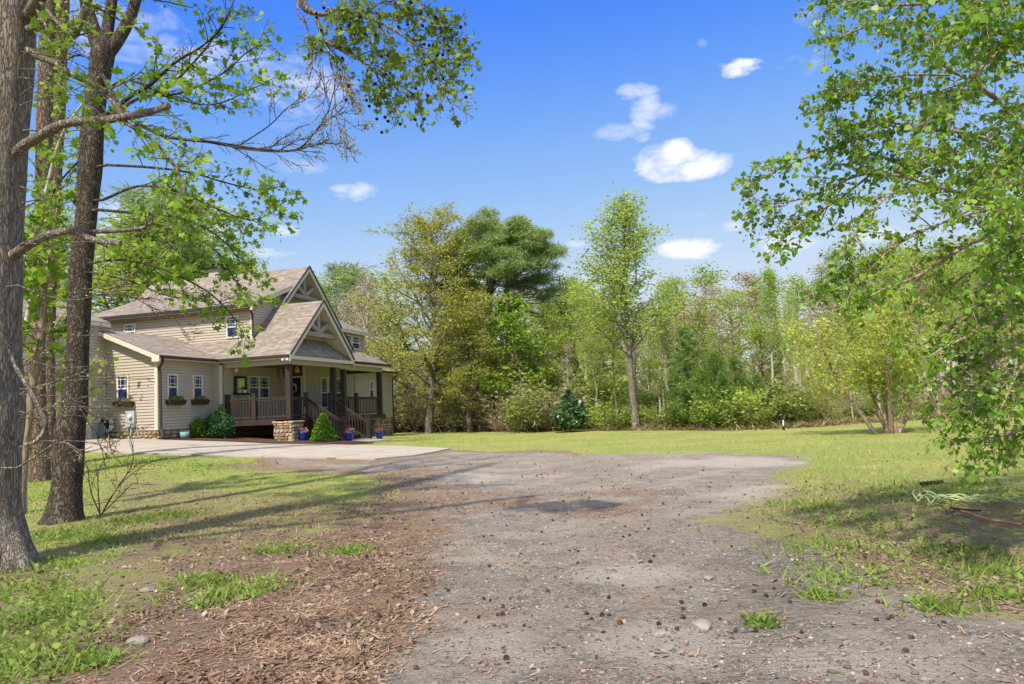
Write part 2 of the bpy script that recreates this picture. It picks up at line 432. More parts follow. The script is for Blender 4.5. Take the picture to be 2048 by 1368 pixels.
n_big = b.noise(P0, 0.35, 5, 0.6); n_mid = b.noise(P0, 2.2, 6, 0.7); n_fin = b.noise(P0, 14, 6, 0.75); n_vf = b.noise(P0, 55, 4, 0.85)
flat = b.mapping(P0, (1, 1, 0))
# gravel
st1 = b.n('ShaderNodeTexVoronoi', {'Scale': 42.0}); b.set(st1, 'Vector', flat)
st2 = b.n('ShaderNodeTexVoronoi', {'Scale': 17.0}); b.set(st2, 'Vector', flat)
g1 = b.ramp(b.n('ShaderNodeSeparateColor', {0: st1.outputs['Color']}).outputs[0], [(0, (.11, .095, .08)), (.35, (.27, .235, .195)), (.75, (.40, .35, .295)), (1, (.64, .57, .50))])
g2 = b.ramp(b.n('ShaderNodeSeparateColor', {0: st2.outputs['Color']}).outputs[1], [(0, (.17, .14, .115)), (.6, (.35, .295, .24)), (1, (.52, .455, .385))])
grav = b.mix(b.ramp(n_fin, [(.42, (0, 0, 0)), (.62, (1, 1, 1))]), g1, g2)
grav = b.mix(b.math('MULTIPLY', b.ramp(n_mid, [(.40, (0, 0, 0)), (.60, (1, 1, 1))]), 0.8), grav, (.36, .27, .195))
n_wide = b.noise(P0, 0.8, 6, 0.65)
grav = b.mix(b.math('MULTIPLY', b.ramp(n_wide, [(.47, (0, 0, 0)), (.60, (1, 1, 1))]), 0.55), grav, (.49, .41, .325))
grav = b.mix(b.math('MULTIPLY', b.ramp(b.noise(P0, 1.7, 6, 0.7), [(.52, (0, 0, 0)), (.60, (1, 1, 1))]), 0.45), grav, (.17, .15, .13))
grav = b.mix(b.math('MULTIPLY', mK, 0.35), grav, (.16, .14, .125))
dirt = b.mix(n_fin, (.46, .39, .31), (.62, .55, .46))
grav = b.mix(b.math('MULTIPLY', thr(mD, n_mid, 1.3, 0.25), 0.7), grav, dirt)
# straw and dead leaves
sv = b.mapping(P0, (1, 3.5, 1), (0, 0, 0.5)); sv2 = b.mapping(P0, (3.2, 1, 1), (0, 0, 0.3))
sn = b.math('MULTIPLY', b.math('ADD', b.noise(sv, 46, 6, 0.9), b.noise(sv2, 40, 6, 0.9)), 0.5)
straw = b.ramp(sn, [(.41, (.10, .06, .042)), (.475, (.25, .155, .10)), (.53, (.38, .25, .17)), (.59, (.60, .47, .36))])
straw = b.mix(b.ramp(n_mid, [(.3, (0, 0, 0)), (.7, (.55, .55, .55))]), straw, (.27, .20, .15))
# grass
gn = b.math('ADD', b.math('MULTIPLY', n_fin, 0.6), b.math('MULTIPLY', n_vf, 0.4))
grass = b.ramp(gn, [(.38, (.19, .20, .045)), (.5, (.39, .385, .105)), (.60, (.60, .56, .24))])
grass = b.mix(b.ramp(n_big, [(.42, (0, 0, 0)), (.56, (.75, .75, .75))]), grass, (.26, .335, .07))
near = b.math('SUBTRACT', 1.0, b.math('DIVIDE', b.n('ShaderNodeVectorMath', {0: P0}, operation='LENGTH').outputs['Value'], 19.0), clamp=True)
grass = b.mix(b.math('MULTIPLY', b.ramp(b.math('ADD', n_mid, b.math('MULTIPLY', near, 0.35)), [(.54, (0, 0, 0)), (.70, (1, 1, 1))]), 0.8), grass, (.34, .25, .155))
c = b.mix(thr(mG, b.math('ADD', b.math('MULTIPLY', n_fin, 0.5), b.math('MULTIPLY', n_mid, 0.5)), 3.0, 0.2), grass, grav)
c = b.mix(thr(mS, b.math('ADD', b.math('MULTIPLY', n_fin, 0.6), b.math('MULTIPLY', n_mid, 0.4)), 3.6, 0.22), c, straw)
hgt = b.math('ADD', b.math('MULTIPLY', st1.outputs['Distance'], -0.5), b.math('MULTIPLY', n_fin, 0.9))
hgt = b.math('ADD', hgt, b.math('MULTIPLY', sn, 0.8))
sy_ = b.n('ShaderNodeSeparateXYZ'); b.set(sy_, 0, P0)
tread = b.math('MULTIPLY', b.math('SINE', b.math('ADD', b.math('MULTIPLY', sy_.outputs['Y'], 62.0), b.math('MULTIPLY', n_mid, 26.0))), b.math('MULTIPLY', mK, 0.32))
hgt = b.math('ADD', hgt, tread)
M_GROUND = b.out(c, 0.95, 0.1, b.bump(hgt, 0.9, 0.045))
o = link("lawn", sub_mesh("lawn", ~isg), mats=[M_GROUND]); tag(o, "wide ground of lawn, thin grass and leaf litter around the gravel drive", "lawn", kind='structure')
o = link("gravel_road", sub_mesh("gravel_road", isg), mats=[M_GROUND]); tag(o, "worn grey gravel driveway fading into pale dirt and pine straw", "driveway", kind='structure')

def sheet(name, outline, mats, dz, th=0.0, res=0.7):
    """a sheet draped on the terrain inside an outline given in metres"""
    P_ = np.array(outline); x0, y0 = P_.min(0); x1, y1 = P_.max(0)
    bm = bmesh.new(); vs = [bm.verts.new((p[0], p[1], 0)) for p in outline]; f = bm.faces.new(vs)
    for ax, lo, hi in ((0, x0, x1), (1, y0, y1)):
        for c_ in np.arange(lo + res, hi, res):
            co = [0, 0, 0]; no = [0, 0, 0]; co[ax] = c_; no[ax] = 1
            bmesh.ops.bisect_plane(bm, geom=bm.verts[:] + bm.edges[:] + bm.faces[:], plane_co=co, plane_no=no)
    for v in bm.verts:
        v.co.z = float(H(v.co.x, v.co.y)) + dz
    if th:
        r = bmesh.ops.extrude_face_region(bm, geom=bm.faces[:])
        for v in [g for g in r['geom'] if isinstance(g, bmesh.types.BMVert)]: v.co.z -= th
    bmesh.ops.recalc_face_normals(bm, faces=bm.faces)
    me = bpy.data.meshes.new(name); bm.to_mesh(me); bm.free()
    return link(name, me, mats=mats)
# concrete drive
m = mat("drive_concrete"); b = NB(m); P0 = b.pos()
n1 = b.noise(P0, 1.2, 6, .7); n2 = b.noise(P0, 18, 6, .8)
col = b.mix(b.ramp(n1, [(.35, (0, 0, 0)), (.7, (1, 1, 1))]), (.40, .34, .27), (.51, .44, .36))
col = b.mix(b.math('MULTIPLY', b.ramp(n2, [(.5, (0, 0, 0)), (.62, (1, 1, 1))]), .5), col, (.40, .29, .20))
br = b.n('ShaderNodeTexBrick', {'Scale': 1.0, 'Mortar Size': .02, 'Brick Width': 2.4, 'Row Height': 2.4, 'Color1': (1, 1, 1, 1), 'Color2': (1, 1, 1, 1), 'Mortar': (.5, .45, .4, 1)}, offset=0.0)
b.set(br, 'Vector', b.mapping(P0, (1, 1, 1), (0, 0, YAW)))
col = b.mix(1.0, col, br.outputs['Color'], 'MULTIPLY')
M_CONC = b.out(col, .85, .2, b.bump(n2, .3, .01))
drv = [(-190,905),(-100,903),(60,904),(165,904),(400,911),(600,916),(750,919),(830,912),(870,905),(902,898),(800,893),(700,891),(600,889.5),(460,885.5),(330,881.5),(310,880),(172,879)]
dp = pxpoly(drv)
dp = dp + [(-22.0, 33.5), (-32, 34.0), (-34, 27)]
o = sheet("paved_driveway", dp, [M_CONC], 0.035, 0.09); tag(o, "pale tan concrete driveway pad in front of the house", "driveway", kind='structure')
M_MULCH = noisy("mulch", (.07, .035, .022), (.24, .13, .085), 22, .95, 1.0, 60, .1, dist=.05)
mb_ = pxpoly([(322,872),(330,879),(460,882.5),(600,888),(690,890),(745,887),(748,880),(700,878),(640,879)]) + [(-9.0, 37.0), (-12.5, 38), (-14.0, 34.6)]
o = sheet("mulch_bed", mb_, [M_MULCH], 0.02, 0.0, 0.3); tag(o, "red brown mulch bed along the porch", "mulch bed", kind='structure')
# ------------------------------------------------------------------ house
# house frame: a runs left along the side that faces the lane, b runs back along the porch front, z is metres above the camera's eye level
O0 = np.array([-9.83892413, 33.0])
ZR = EYE - 1.1
HOUSE = empty("house", (O0[0], O0[1], ZR), -YAW, "tan vinyl sided country house with steep gables, brown shingle roof and dark timber front porch", "house")
def hc(a, b_, z): return (-a, b_, z + 1.1)
def hw(a, b_, z):     # house frame -> world
    c_, s_ = math.cos(YAW), math.sin(YAW)
    return (O0[0] - a * c_ + b_ * s_, O0[1] + a * s_ + b_ * c_, z + EYE)
def HM(): return MB(hc)

def siding_mat(name, c1, c2):
    m = mat(name); b = NB(m); v = b.obj()
    f = b.noise(v, 1.3, 5, .6); f2 = b.noise(b.mapping(v, (6, 6, 40)), 1.0, 3, .6)
    c = b.mix(f, c1, c2); c = b.mix(b.math('MULTIPLY', b.ramp(f2, [(.45, (0, 0, 0)), (.75, (1, 1, 1))]), .18), c, (.25, .19, .13))
    return b.out(c, .6, .3, b.bump(b.noise(b.mapping(v, (3, 3, 90)), 4, 4, .7), .15, .004))
M_SIDE = siding_mat("vinyl_siding", (.475, .405, .325), (.535, .46, .37))
M_BATT = siding_mat("batten_siding", (.43, .375, .27), (.49, .43, .315))
M_TRIM = noisy("cream_trim", (.60, .53, .41), (.68, .60, .48), 3, .5, .05, 30)
M_DARK = noisy("dark_stained_wood", (.035, .022, .018), (.068, .043, .036), 5, .6, .4, 30, .3, (1, 1, .15))
M_GUTT = noisy("brown_gutter_metal", (.035, .022, .018), (.05, .033, .028), 4, .4, .02, 20, .5)
M_WINF = noisy("window_vinyl", (.66, .62, .50), (.72, .68, .56), 3, .4, .02, 20)
M_REDW = noisy("red_brown_panel", (.09, .032, .022), (.15, .06, .04), 6, .6, .2, 40)
M_GREYT = noisy("weathered_timber", (.24, .18, .15), (.46, .38, .33), 7, .8, .5, 40, .1, (1, 1, .12))
M_WHITE = noisy("white_plastic", (.75, .75, .72), (.8, .8, .77), 4, .4, .0, 20)
M_BLACK = noisy("black_metal", (.012, .012, .014), (.025, .025, .03), 6, .4, .05, 20)
m = mat("window_glass"); b = NB(m); g = b.noise(b.obj(), 3.2, 5, .7)
M_GLASS = b.out(b.ramp(g, [(.38, (.008, .012, .05)), (.52, (.02, .03, .14)), (.66, (.09, .05, .16))]), .06, .6)
m = mat("shingle"); b = NB(m); uv = b.uv()
br = b.n('ShaderNodeTexBrick', {'Scale': 1.0, 'Mortar Size': .006, 'Mortar Smooth': .3, 'Brick Width': .34, 'Row Height': .145, 'Bias': 0.0,
      'Color1': (0, 0, 0, 1), 'Color2': (1, 1, 1, 1), 'Mortar': (0.3, .3, .3, 1)}, offset=.37); b.set(br, 'Vector', uv)
br2 = b.n('ShaderNodeTexBrick', {'Scale': 1.0, 'Mortar Size': .0, 'Brick Width': .21, 'Row Height': .145,
      'Color1': (0, 0, 0, 1), 'Color2': (1, 1, 1, 1), 'Mortar': (0.5, .5, .5, 1)}, offset=.61); b.set(br2, 'Vector', uv)
f = b.math('ADD', b.math('MULTIPLY', br.outputs['Color'], .55), b.math('MULTIPLY', br2.outputs['Color'], .45))
f = b.math('ADD', b.math('MULTIPLY', f, .6), b.math('MULTIPLY', b.noise(uv, 2.0, 5, .7), .4))
c = b.ramp(f, [(.1, (.145, .115, .09)), (.5, (.285, .233, .188)), (.9, (.47, .395, .325))])
c = b.mix(b.math('MULTIPLY', b.noise(uv, 90, 3, .8), .5), c, (.22, .18, .15))
sx = b.n('ShaderNodeSeparateXYZ'); b.set(sx, 0, uv); saw = b.math('FRACT', b.math('DIVIDE', sx.outputs['Y'], .145))
lip = b.ramp(saw, [(0.0, (1, 1, 1)), (.85, (.35, .35, .35)), (.99, (0, 0, 0))])
hh = b.math('ADD', b.math('MULTIPLY', lip, -1.0), b.math('MULTIPLY', f, .7))
M_SHING = b.out(c, .95, .05, b.bump(hh, .9, .03))
m = mat("field_stone"); b = NB(m); r = b.attr('rnd'); nn = b.noise(b.obj(), 9, 5, .7)
c = b.ramp(b.math('ADD', b.math('MULTIPLY', r, .75), b.math('MULTIPLY', nn, .3)), [(.08, (.13, .085, .055)), (.3, (.30, .19, .11)), (.5, (.45, .31, .19)), (.72, (.56, .43, .29)), (.95, (.36, .32, .28))])
M_STONE = b.out(c, .85, .15, b.bump(nn, .5, .02))
M_MORT = noisy("mortar", (.14, .105, .075), (.24, .19, .14), 12, .95, .3, 50)

def clip(poly, z, keep_above):
    out = []
    for i in range(len(poly)):
        p, q = poly[i], poly[(i + 1) % len(poly)]
        ip = (p[1] >= z) == keep_above or abs(p[1] - z) < 1e-9; iq = (q[1] >= z) == keep_above or abs(q[1] - z) < 1e-9
        if ip: out.append(p)
        if ip != iq:
            t = (z - p[1]) / (q[1] - p[1]); out.append((p[0] + t * (q[0] - p[0]), z))
    return out
def lap_wall(name, plane, c, poly, lap=.125, d=.036, mat_=None, parent=HOUSE, vertical=False):
    """horizontal lap boards on the plane b=c (faces the lane) or a=c (faces the stairs); poly is (s, z)"""
    mb = HM()
    def P3(s, z, off): return (s, c - off, z) if plane == 'b' else (c - off, s, z)
    if vertical: poly = [(z, s) for s, z in poly]
    z0 = min(p[1] for p in poly); z1 = max(p[1] for p in poly)
    z = z0
    while z < z1 - 1e-6:
        t = min(z + lap, z1)
        q = clip(clip(poly, z, True), t, False)
        if len(q) >= 3:
            if vertical:
                mb.poly([P3(zz, s, 0) for s, zz in [(a_, b2) for a_, b2 in q]][::1])
            else:
                zg = z + lap * .74      # face of the board, then the recessed seam under the next one
                qa = clip(q, zg, False); qb = clip(q, zg, True)
                if len(qa) >= 3: mb.poly([P3(s, zz, d * (1 - .35 * (zz - z) / lap)) for s, zz in qa])
                if len(qb) >= 3:
                    mb.poly([P3(s, zz, 0) for s, zz in qb]); tp = [p for p in qb if abs(p[1] - zg) < 1e-6]
                    if len(tp) >= 2:
                        s0, s1 = min(p[0] for p in tp), max(p[0] for p in tp); mb.poly([P3(s0, zg, 0), P3(s1, zg, 0), P3(s1, zg, d * .74), P3(s0, zg, d * .74)])
                bt = [p for p in q if abs(p[1] - z) < 1e-6]
                if len(bt) >= 2:
                    s0, s1 = min(p[0] for p in bt), max(p[0] for p in bt)
                    if s1 - s0 > .02: mb.poly([P3(s0, z, 0), P3(s1, z, 0), P3(s1, z, d), P3(s0, z, d)])
        if vertical:      # batten standing proud of the seam
            w_ = .03; qq = clip(clip(poly, z, True), min(z + w_, z1), False)
            if len(qq) >= 3:
                zs = [p[0] for p in qq]; lo, hi = min(zs), max(zs)
                if plane == 'b': mb.box(z, z + w_, c - .022, c + .001, lo, hi)
                else: mb.box(c - .022, c + .001, z, z + w_, lo, hi)
        z += lap
    return mb.build(name, mat_ or M_SIDE, parent)
def trim_box(name, a0, a1, b0, b1, z0, z1, mat_=None, parent=HOUSE, bev=0.0):
    mb = HM(); mb.box(a0, a1, b0, b1, z0, z1); return mb.build(name, mat_ or M_TRIM, parent, bevel=bev)

# walls
lap_wall("wall", 'b', -3.35, [(4.1, -.27), (6.75, -.27), (6.75, 3.93), (4.1, 2.86)])
lap_wall("wall", 'a', 4.1, [(-3.35, -.27), (.1, -.27), (.1, 2.86), (-3.35, 2.86)])
lap_wall("wall", 'b', .1, [(3.68, -.3), (4.1, -.3), (4.1, 2.80), (3.68, 2.80)])
lap_wall("wall", 'a', 3.6, [(.25, -.1), (5.15, -.1), (5.15, 2.66), (.25, 2.66)], lap=.20, mat_=M_BATT, vertical=True)
lap_wall("wall", 'b', 5.15, [(2.4, -.1), (3.6, -.1), (3.6, 2.66), (2.4, 2.66)], lap=.3, mat_=M_REDW, vertical=True)
lap_wall("wall", 'a', 2.4, [(5.15, -.1), (10.64, -.1), (10.64, 2.70), (5.15, 2.70)], lap=.30, mat_=M_BATT, vertical=True)
lap_wall("wall", 'a', 2.4, [(10.64, -.28), (15.7, -.28), (15.7, 2.58), (10.64, 2.58)])
lap_wall("wall", 'b', 15.7, [(2.4, -.28), (8, -.28), (8, 2.6), (2.4, 2.6)])
lap_wall("wall", 'b', 1.04, [(2.6, 3.66), (6.05, 3.66), (6.95, 4.03), (11.6, 4.0), (11.6, 5.2), (2.6, 5.2)])
lap_wall("wall", 'a', 2.6, [(1.04, 3.66), (4.0, 6.25), (1.04, 5.22)])
lap_wall("wall", 'a', 3.0, [(1.2, 3.6), (9.8, 3.6), (5.5, 7.55)])
lap_wall("wall", 'a', .95, [(.55, 3.1), (5.3, 3.1), (3.0, 5.3)])
lap_wall("wall", 'a', 2.4, [(8.2, 3.7), (12.0, 3.7), (12.0, 4.95), (8.2, 4.95)])
lap_wall("wall", 'b', 12.0, [(2.4, 3.7), (7, 3.7), (7, 6.8), (2.4, 4.9)])
lap_wall("garage_wall", 'a', 6.75, [(-11, -.5), (-3.35, -.5), (-3.35, 2.60), (-11, 2.60)])
lap_wall("garage_wall", 'a', 6.70, [(-11, 2.84), (-3.35, 2.84), (-3.35, 4.35), (-11, 4.35)])
lap_wall("garage_wall", 'b', -11, [(6.75, -.5), (13.0, -.5), (13.0, 4.3), (9.9, 5.75), (6.75, 4.3)])
# foundation blocks and interior core (keeps light out)
mb = HM(); mb.box(3.75, 10.5, .3, 15.5, -.9, 2.5); mb.box(3.3, 10.5, 1.3, 9.0, 2.5, 4.0); mb.box(4.3, 6.9, -3.2, .4, -.8, 2.7); mb.box(2.6, 10, 5.3, 15.5, -1.5, 2.5); mb.box(6.85, 12.9, -10.9, -3.4, -.7, 4.2)
mb.build("foundation", M_MORT, HOUSE)

# trims
trim_box("corner_trim", 4.04, 4.2, -3.40, -3.30, -.28, 2.78); trim_box("corner_trim", 4.03, 4.10, -3.30, -3.22, -.28, 2.78)
trim_box("corner_trim", 3.56, 3.68, .05, .16, -.3, 2.5); trim_box("corner_trim", 2.34, 2.44, 5.08, 5.2, -.08, 2.6)
trim_box("corner_trim", 2.33, 2.43, 15.62, 15.75, -.3, 2.56); trim_box("corner_trim", 2.54, 2.66, .98, 1.09, 3.66, 5.0)
trim_box("corner_trim", 2.34, 2.44, 11.92, 12.05, 3.75, 4.8); trim_box("corner_trim", 6.69, 6.78, -3.42, -3.34, -.4, 2.6)
trim_box("band_board", 6.66, 6.74, -11, -3.36, 2.60, 2.84)

# roofs: a slab with shingles on top and cream boards round it
def roof(name, pts, eave_dir, th=.17, parent=HOUSE):
    """pts: (a,b,z) outline of a plane; eave_dir: unit vector along the eave"""
    mb = HM(); P_ = [np.array(p, float) for p in pts]
    e = np.array(eave_dir, float); e /= np.linalg.norm(e)
    n = np.zeros(3)
    for i in range(len(P_)): n += np.cross(P_[i], P_[(i + 1) % len(P_)])
    n /= np.linalg.norm(n); n = n if n[2] > 0 else -n
    up = np.cross(n, e); up = up if up[2] > 0 else -up
    uv = [(float(p @ e), float(p @ up)) for p in P_]
    top = [p + n * .012 for p in P_]; lo = [p - np.array([0, 0, th]) for p in P_]
    mb.poly([tuple(p) for p in top], 0, uv)
    for i in range(len(P_)):
        j = (i + 1) % len(P_)
        mb.poly([tuple(top[i]), tuple(top[j]), tuple(P_[j] - n * .01), tuple(P_[i] - n * .01)], 2)
        mb.poly([tuple(P_[i] - n * .01), tuple(P_[j] - n * .01), tuple(lo[j]), tuple(lo[i])], 1)
    mb.poly([tuple(p) for p in lo], 1)
    return mb.build(name, [M_SHING, M_TRIM, M_GUTT], parent)
zl = lambda b_: 2.75 + .92 * b_
roof("roof", [(3.88, 0, 2.75), (0, 0, 2.75), (0, 3.0, 5.51), (2.2, 3.0, 5.51), (2.2, 5.5, 7.81), (12, 5.5, 7.81), (12, 1.04, 3.707), (6.07, 1.04, 3.707)], (1, 0, 0))
roof("roof", [(2.2, 5.5, 7.81), (2.2, 10.15, 3.63), (12, 10.15, 3.63), (12, 5.5, 7.81)], (1, 0, 0))
roof("roof", [(0, 3.0, 5.51), (0, 5.98, 2.77), (3.0, 5.98, 2.77), (3.0, 3.0, 5.51)], (1, 0, 0))
roof("roof", [(0, 5.6, 2.73), (0, 10.35, 2.73), (2.9, 10.35, 4.03), (2.9, 5.6, 4.03)], (0, 1, 0))
roof("roof", [(.02, .12, 2.735), (.02, 5.86, 2.735), (.93, 5.0, 3.70), (.93, 1.1, 3.70)], (0, 1, 0), th=.10)
roof("roof", [(2.0, 9.6, 2.60), (2.0, 15.95, 2.60), (5.0, 15.95, 3.95), (5.0, 9.6, 3.95)], (0, 1, 0))
roof("roof", [(2.0, 8.6, 4.80), (2.0, 12.15, 4.80), (6.0, 12.15, 6.68), (6.0, 8.6, 6.68)], (0, 1, 0))
roof("roof", [(3.7, -3.72, 2.75), (3.7, .25, 2.75), (6.07, 1.04, 3.72), (6.9, 1.04, 4.06), (6.9, -3.72, 4.06)], (0, 1, 0))
roof("roof", [(6.9, -3.72, 4.06), (6.9, 1.04, 4.06), (9, 1.04, 3.2), (9, -3.72, 3.2)], (0, 1, 0))
roof("roof", [(2.32, .62, 5.30), (12, .62, 5.30), (12, 4.15, 6.62), (2.32, 4.15, 6.62)], (1, 0, 0), th=.2)
roof("roof", [(6.45, -11.4, 4.30), (6.45, -3.3, 4.30), (9.9, -3.3, 5.9), (9.9, -11.4, 5.9)], (0, 1, 0))
roof("roof", [(9.9, -11.4, 5.9), (9.9, -3.3, 5.9), (13.4, -3.3, 4.3), (13.4, -11.4, 4.3)], (0, 1, 0))
# rake boards standing proud of the two front gables
def rake(a, apex, end, w=.20, t=.05):
    mb = HM(); (b0, z0), (b1, z1) = apex, end
    mb.hexa([(a - t, b0, z0 - w * 1.45), (a, b0, z0 - w * 1.45), (a, b1, z1 - w * 1.45), (a - t, b1, z1 - w * 1.45), (a - t, b0, z0 - .03), (a, b0, z0 - .03), (a, b1, z1 - .03), (a - t, b1, z1 - .03)])
    mb.build("rake_board", M_TRIM, HOUSE)
    mb = HM(); mb.bar((a - t - .02, b0, z0 + .02), (a - t - .02, b1, z1 + .02), .07, .05, up=(1, 0, 0)); mb.build("drip_edge", M_GUTT, HOUSE)
rake(0, (3.0, 5.52), (-.02, 2.75)); rake(0, (3.0, 5.52), (5.98, 2.78)); rake(2.2, (5.5, 7.82), (2.9, 5.43)); rake(2.2, (5.5, 7.82), (10.15, 3.64))
mb = HM(); mb.box(-.06, .0, .05, 5.86, 2.56, 2.72); mb.build("fascia_board", M_TRIM, HOUSE)
mb = HM(); mb.box(-.03, .02, 5.98, 10.35, 2.50, 2.60); mb.build("fascia_board", M_TRIM, HOUSE)
mb = HM(); mb.hexa([(3.7,-3.78,2.55),(3.7,-3.72,2.55),(6.9,-3.72,3.86),(6.9,-3.78,3.86),(3.7,-3.78,2.74),(3.7,-3.72,2.74),(6.9,-3.72,4.05),(6.9,-3.78,4.05)]); mb.box(3.62,3.98,-3.79,-3.70,2.50,2.76); mb.build("rake_board", M_TRIM, HOUSE)
mb = HM(); mb.box(2.28, 2.4, .60, .72, 5.0, 5.3); mb.build("fascia_board", M_TRIM, HOUSE)
# boxed soffit under the upstairs eave
mb = HM(); mb.box(2.4, 11.6, .66, 1.04, 5.02, 5.08); mb.build("soffit", noisy("brown_soffit", (.20, .12, .08), (.27, .17, .12), 3, .6, .1, 20), HOUSE)
# trusses
def truss(a, bc, zap, zb, b0, b1):
    mb = HM(); mb.bar((a, b0, zb), (a, b1, zb), .22, .26, up=(1, 0, 0)); mb.build("truss_beam", M_GREYT, HOUSE, bevel=.02)
    mb = HM(); mb.box(a - .10, a + .10, bc - .13, bc + .13, zb + .1, zap); mb.build("king_post", M_GREYT, HOUSE, bevel=.02)
    h = zap - zb; w = (b1 - b0) / 2
    for s in (-1, 1):
        mb = HM(); mb.bar((a, bc + s * .08, zb + .15), (a, bc + s * w * .62, zb + h * .52), .2, .26, up=(1, 0, 0)); mb.build("strut", M_GREYT, HOUSE, bevel=.02)
truss(.32, 3.0, 5.2, 3.88, 1.35, 4.7); truss(2.52, 5.5, 7.5, 6.2, 3.9, 7.1)

# gutters and downspouts
def gutter(p, q):
    mb = HM(); p = np.array(p, float); q = np.array(q, float); mb.bar(p, q, .12, .12); mb.build("gutter", M_GUTT, HOUSE, bevel=.015)
gutter((3.9, -.06, 2.70), (-.02, -.06, 2.70)); gutter((3.64, -3.74, 2.70), (3.64, .05, 2.70)); gutter((11.8, .56, 5.22), (2.34, .56, 5.22))
gutter((-.07, 6.05, 2.67), (-.07, 10.38, 2.67)); gutter((1.94, 10.3, 2.54), (1.94, 15.97, 2.54))
def downspout(pts, r=.045):
    mb = HM()
    for p, q in zip(pts, pts[1:]): mb.bar(p, q, r * 2, r * 1.6, up=(.3, .9, .1))
    mb.build("downspout", M_GUTT, HOUSE, bevel=.01)
downspout([(3.66, -3.52, 2.64), (3.68, -3.50, 2.5), (3.98, -3.36, 2.25), (3.99, -3.30, 2.1), (3.99, -3.26, -.25), (3.92, -3.3, -.42), (3.80, -3.4, -.6)])
downspout([(1.94, 15.9, 2.5), (2.1, 15.8, 2.3), (2.3, 15.7, 2.1), (2.3, 15.7, -.3), (2.2, 15.6, -.45), (2.2, 15.6, -1.4)])
downspout([(2.45, .60, 5.15), (2.52, .98, 4.85), (2.50, .98, 3.8)])

# windows
def window(plane, c, s0, s1, z0, z1, grid=True, name="window"):
    mb = HM(); fr = .07
    def bx(m_, s_0, s_1, z_0, z_1, o0, o1):
        if plane == 'b': m_.box(s_0, s_1, c - o1, c - o0, z_0, z_1)
        else: m_.box(c - o1, c - o0, s_0, s_1, z_0, z_1)
    bx(mb, s0, s0 + fr, z0, z1, 0, .06); bx(mb, s1 - fr, s1, z0, z1, 0, .06)
    bx(mb, s0 + fr, s1 - fr, z1 - fr, z1, 0, .06); bx(mb, s0 + fr, s1 - fr, z0, z0 + fr, 0, .07)
    mid = (z0 + z1) / 2; bx(mb, s0 + fr, s1 - fr, mid - .03, mid + .03, 0, .055)
    w = mb.build(name, M_WINF, HOUSE)
    mb = HM(); bx(mb, s0 + fr, s1 - fr, z0 + fr, z1 - fr, .0, .03); mb.build("pane", M_GLASS, w)
    if grid:
        mb = HM(); e = .11; t = .022; q = z1 - fr; p_ = mid + .03; l = s0 + fr; r_ = s1 - fr
        for s_ in (l + e, r_ - e): bx(mb, s_ - t / 2, s_ + t / 2, p_, q, .03, .042)
        for z_ in (p_ + e, q - e): bx(mb, l, r_, z_ - t / 2, z_ + t / 2, .03, .044)
        mb.build("muntin_grid", M_WINF, w)
    return w
window('b', -3.37, 5.46, 6.05, .93, 2.07)
window('a', 4.08, -2.82, -2.19, .93, 2.05); window('a', 4.08, -1.24, -.61, .93, 2.05)
window('a', 3.58, 2.05, 2.90, .96, 2.06); window('a', 3.58, 2.90, 3.75, .96, 2.06)
window('a', 2.37, 6.66, 7.42, .40, 2.05); window('a', 2.37, 7.42, 8.2, .40, 2.05); window('a', 2.37, 8.3, 9.06, .40, 2.05)
window('a', 2.37, 12.43, 12.99, .93, 1.95)
window('b', 1.02, 3.27, 3.93, 3.80, 4.86); window('b', 1.02, 9.08, 9.75, 4.15, 4.9)
window('a', 2.37, 9.35, 10.30, 3.78, 4.58); window('a', 2.37, 10.35, 11.32, 3.78, 4.58)

# doors
mb = HM(); mb.box(2.55, 3.5, 5.08, 5.13, -.06, 2.0); door = mb.build("door", M_BLACK, HOUSE)
mb = HM(); mb.box(2.46, 2.55, 5.06, 5.13, -.06, 2.08); mb.box(3.5, 3.59, 5.06, 5.13, -.06, 2.08); mb.box(2.55, 3.5, 5.06, 5.13, 2.0, 2.08); mb.build("door_frame", M_TRIM, door)
mb = HM(); mb.lathe((3.42, 5.05, .95), [(.0, -.03), (.03, -.02), (.03, .02), (0, .03)], 10); mb.build("handle", M_WHITE, door)
mb = HM()
for k_ in range(4): mb.box(6.68, 6.72, -7.0, -4.25, -.5 + k_ * .565, .045 + k_ * .565)
gd = mb.build("garage_door", noisy("garage_door_paint", (.60, .50, .37), (.64, .54, .41), 3, .5, .05, 30), HOUSE, bevel=.012)
mb = HM(); mb.box(6.66, 6.76, -4.25, -4.11, -.5, 1.9); mb.box(6.66, 6.76, -7.14, -7.0, -.5, 1.9); mb.box(6.66, 6.76, -7.0, -4.25, 1.77, 1.9); mb.build("door_frame", M_TRIM, gd)

# porch structure
def beam(a0, a1, b0, b1, z0, z1, axis):
    mb = HM(); mb.box(a0, a1, b0, b1, z0, z1)
    if axis == 'a':
        for s_ in np.arange(a0 + .1, a1, .1): mb.box(s_, s_ + .02, b0 - .008, b0 + .001, z0, z1)
    else:
        for s_ in np.arange(b0 + .1, b1, .1): mb.box(a0 - .008, a0 + .001, s_, s_ + .02, z0, z1)
    mb.build("porch_beam", M_BATT, HOUSE)
beam(.22, 3.56, .28, .5, 2.36, 2.62, 'a'); beam(.18, .40, .5, 5.1, 2.36, 2.60, 'b'); beam(.26, .45, 5.1, 9.92, 2.30, 2.56, 'b')
mb = HM(); mb.box(.4, 3.58, .5, 5.1, 2.62, 2.66); mb.box(.45, 2.38, 5.1, 9.9, 2.60, 2.66); mb.box(.05, 3.56, .02, .28, 2.57, 2.60); mb.build("porch_ceiling", M_BATT, HOUSE)
mb = HM(); mb.box(.45, 2.38, 9.72, 9.9, 2.30, 2.45); mb.build("porch_beam", M_DARK, HOUSE)
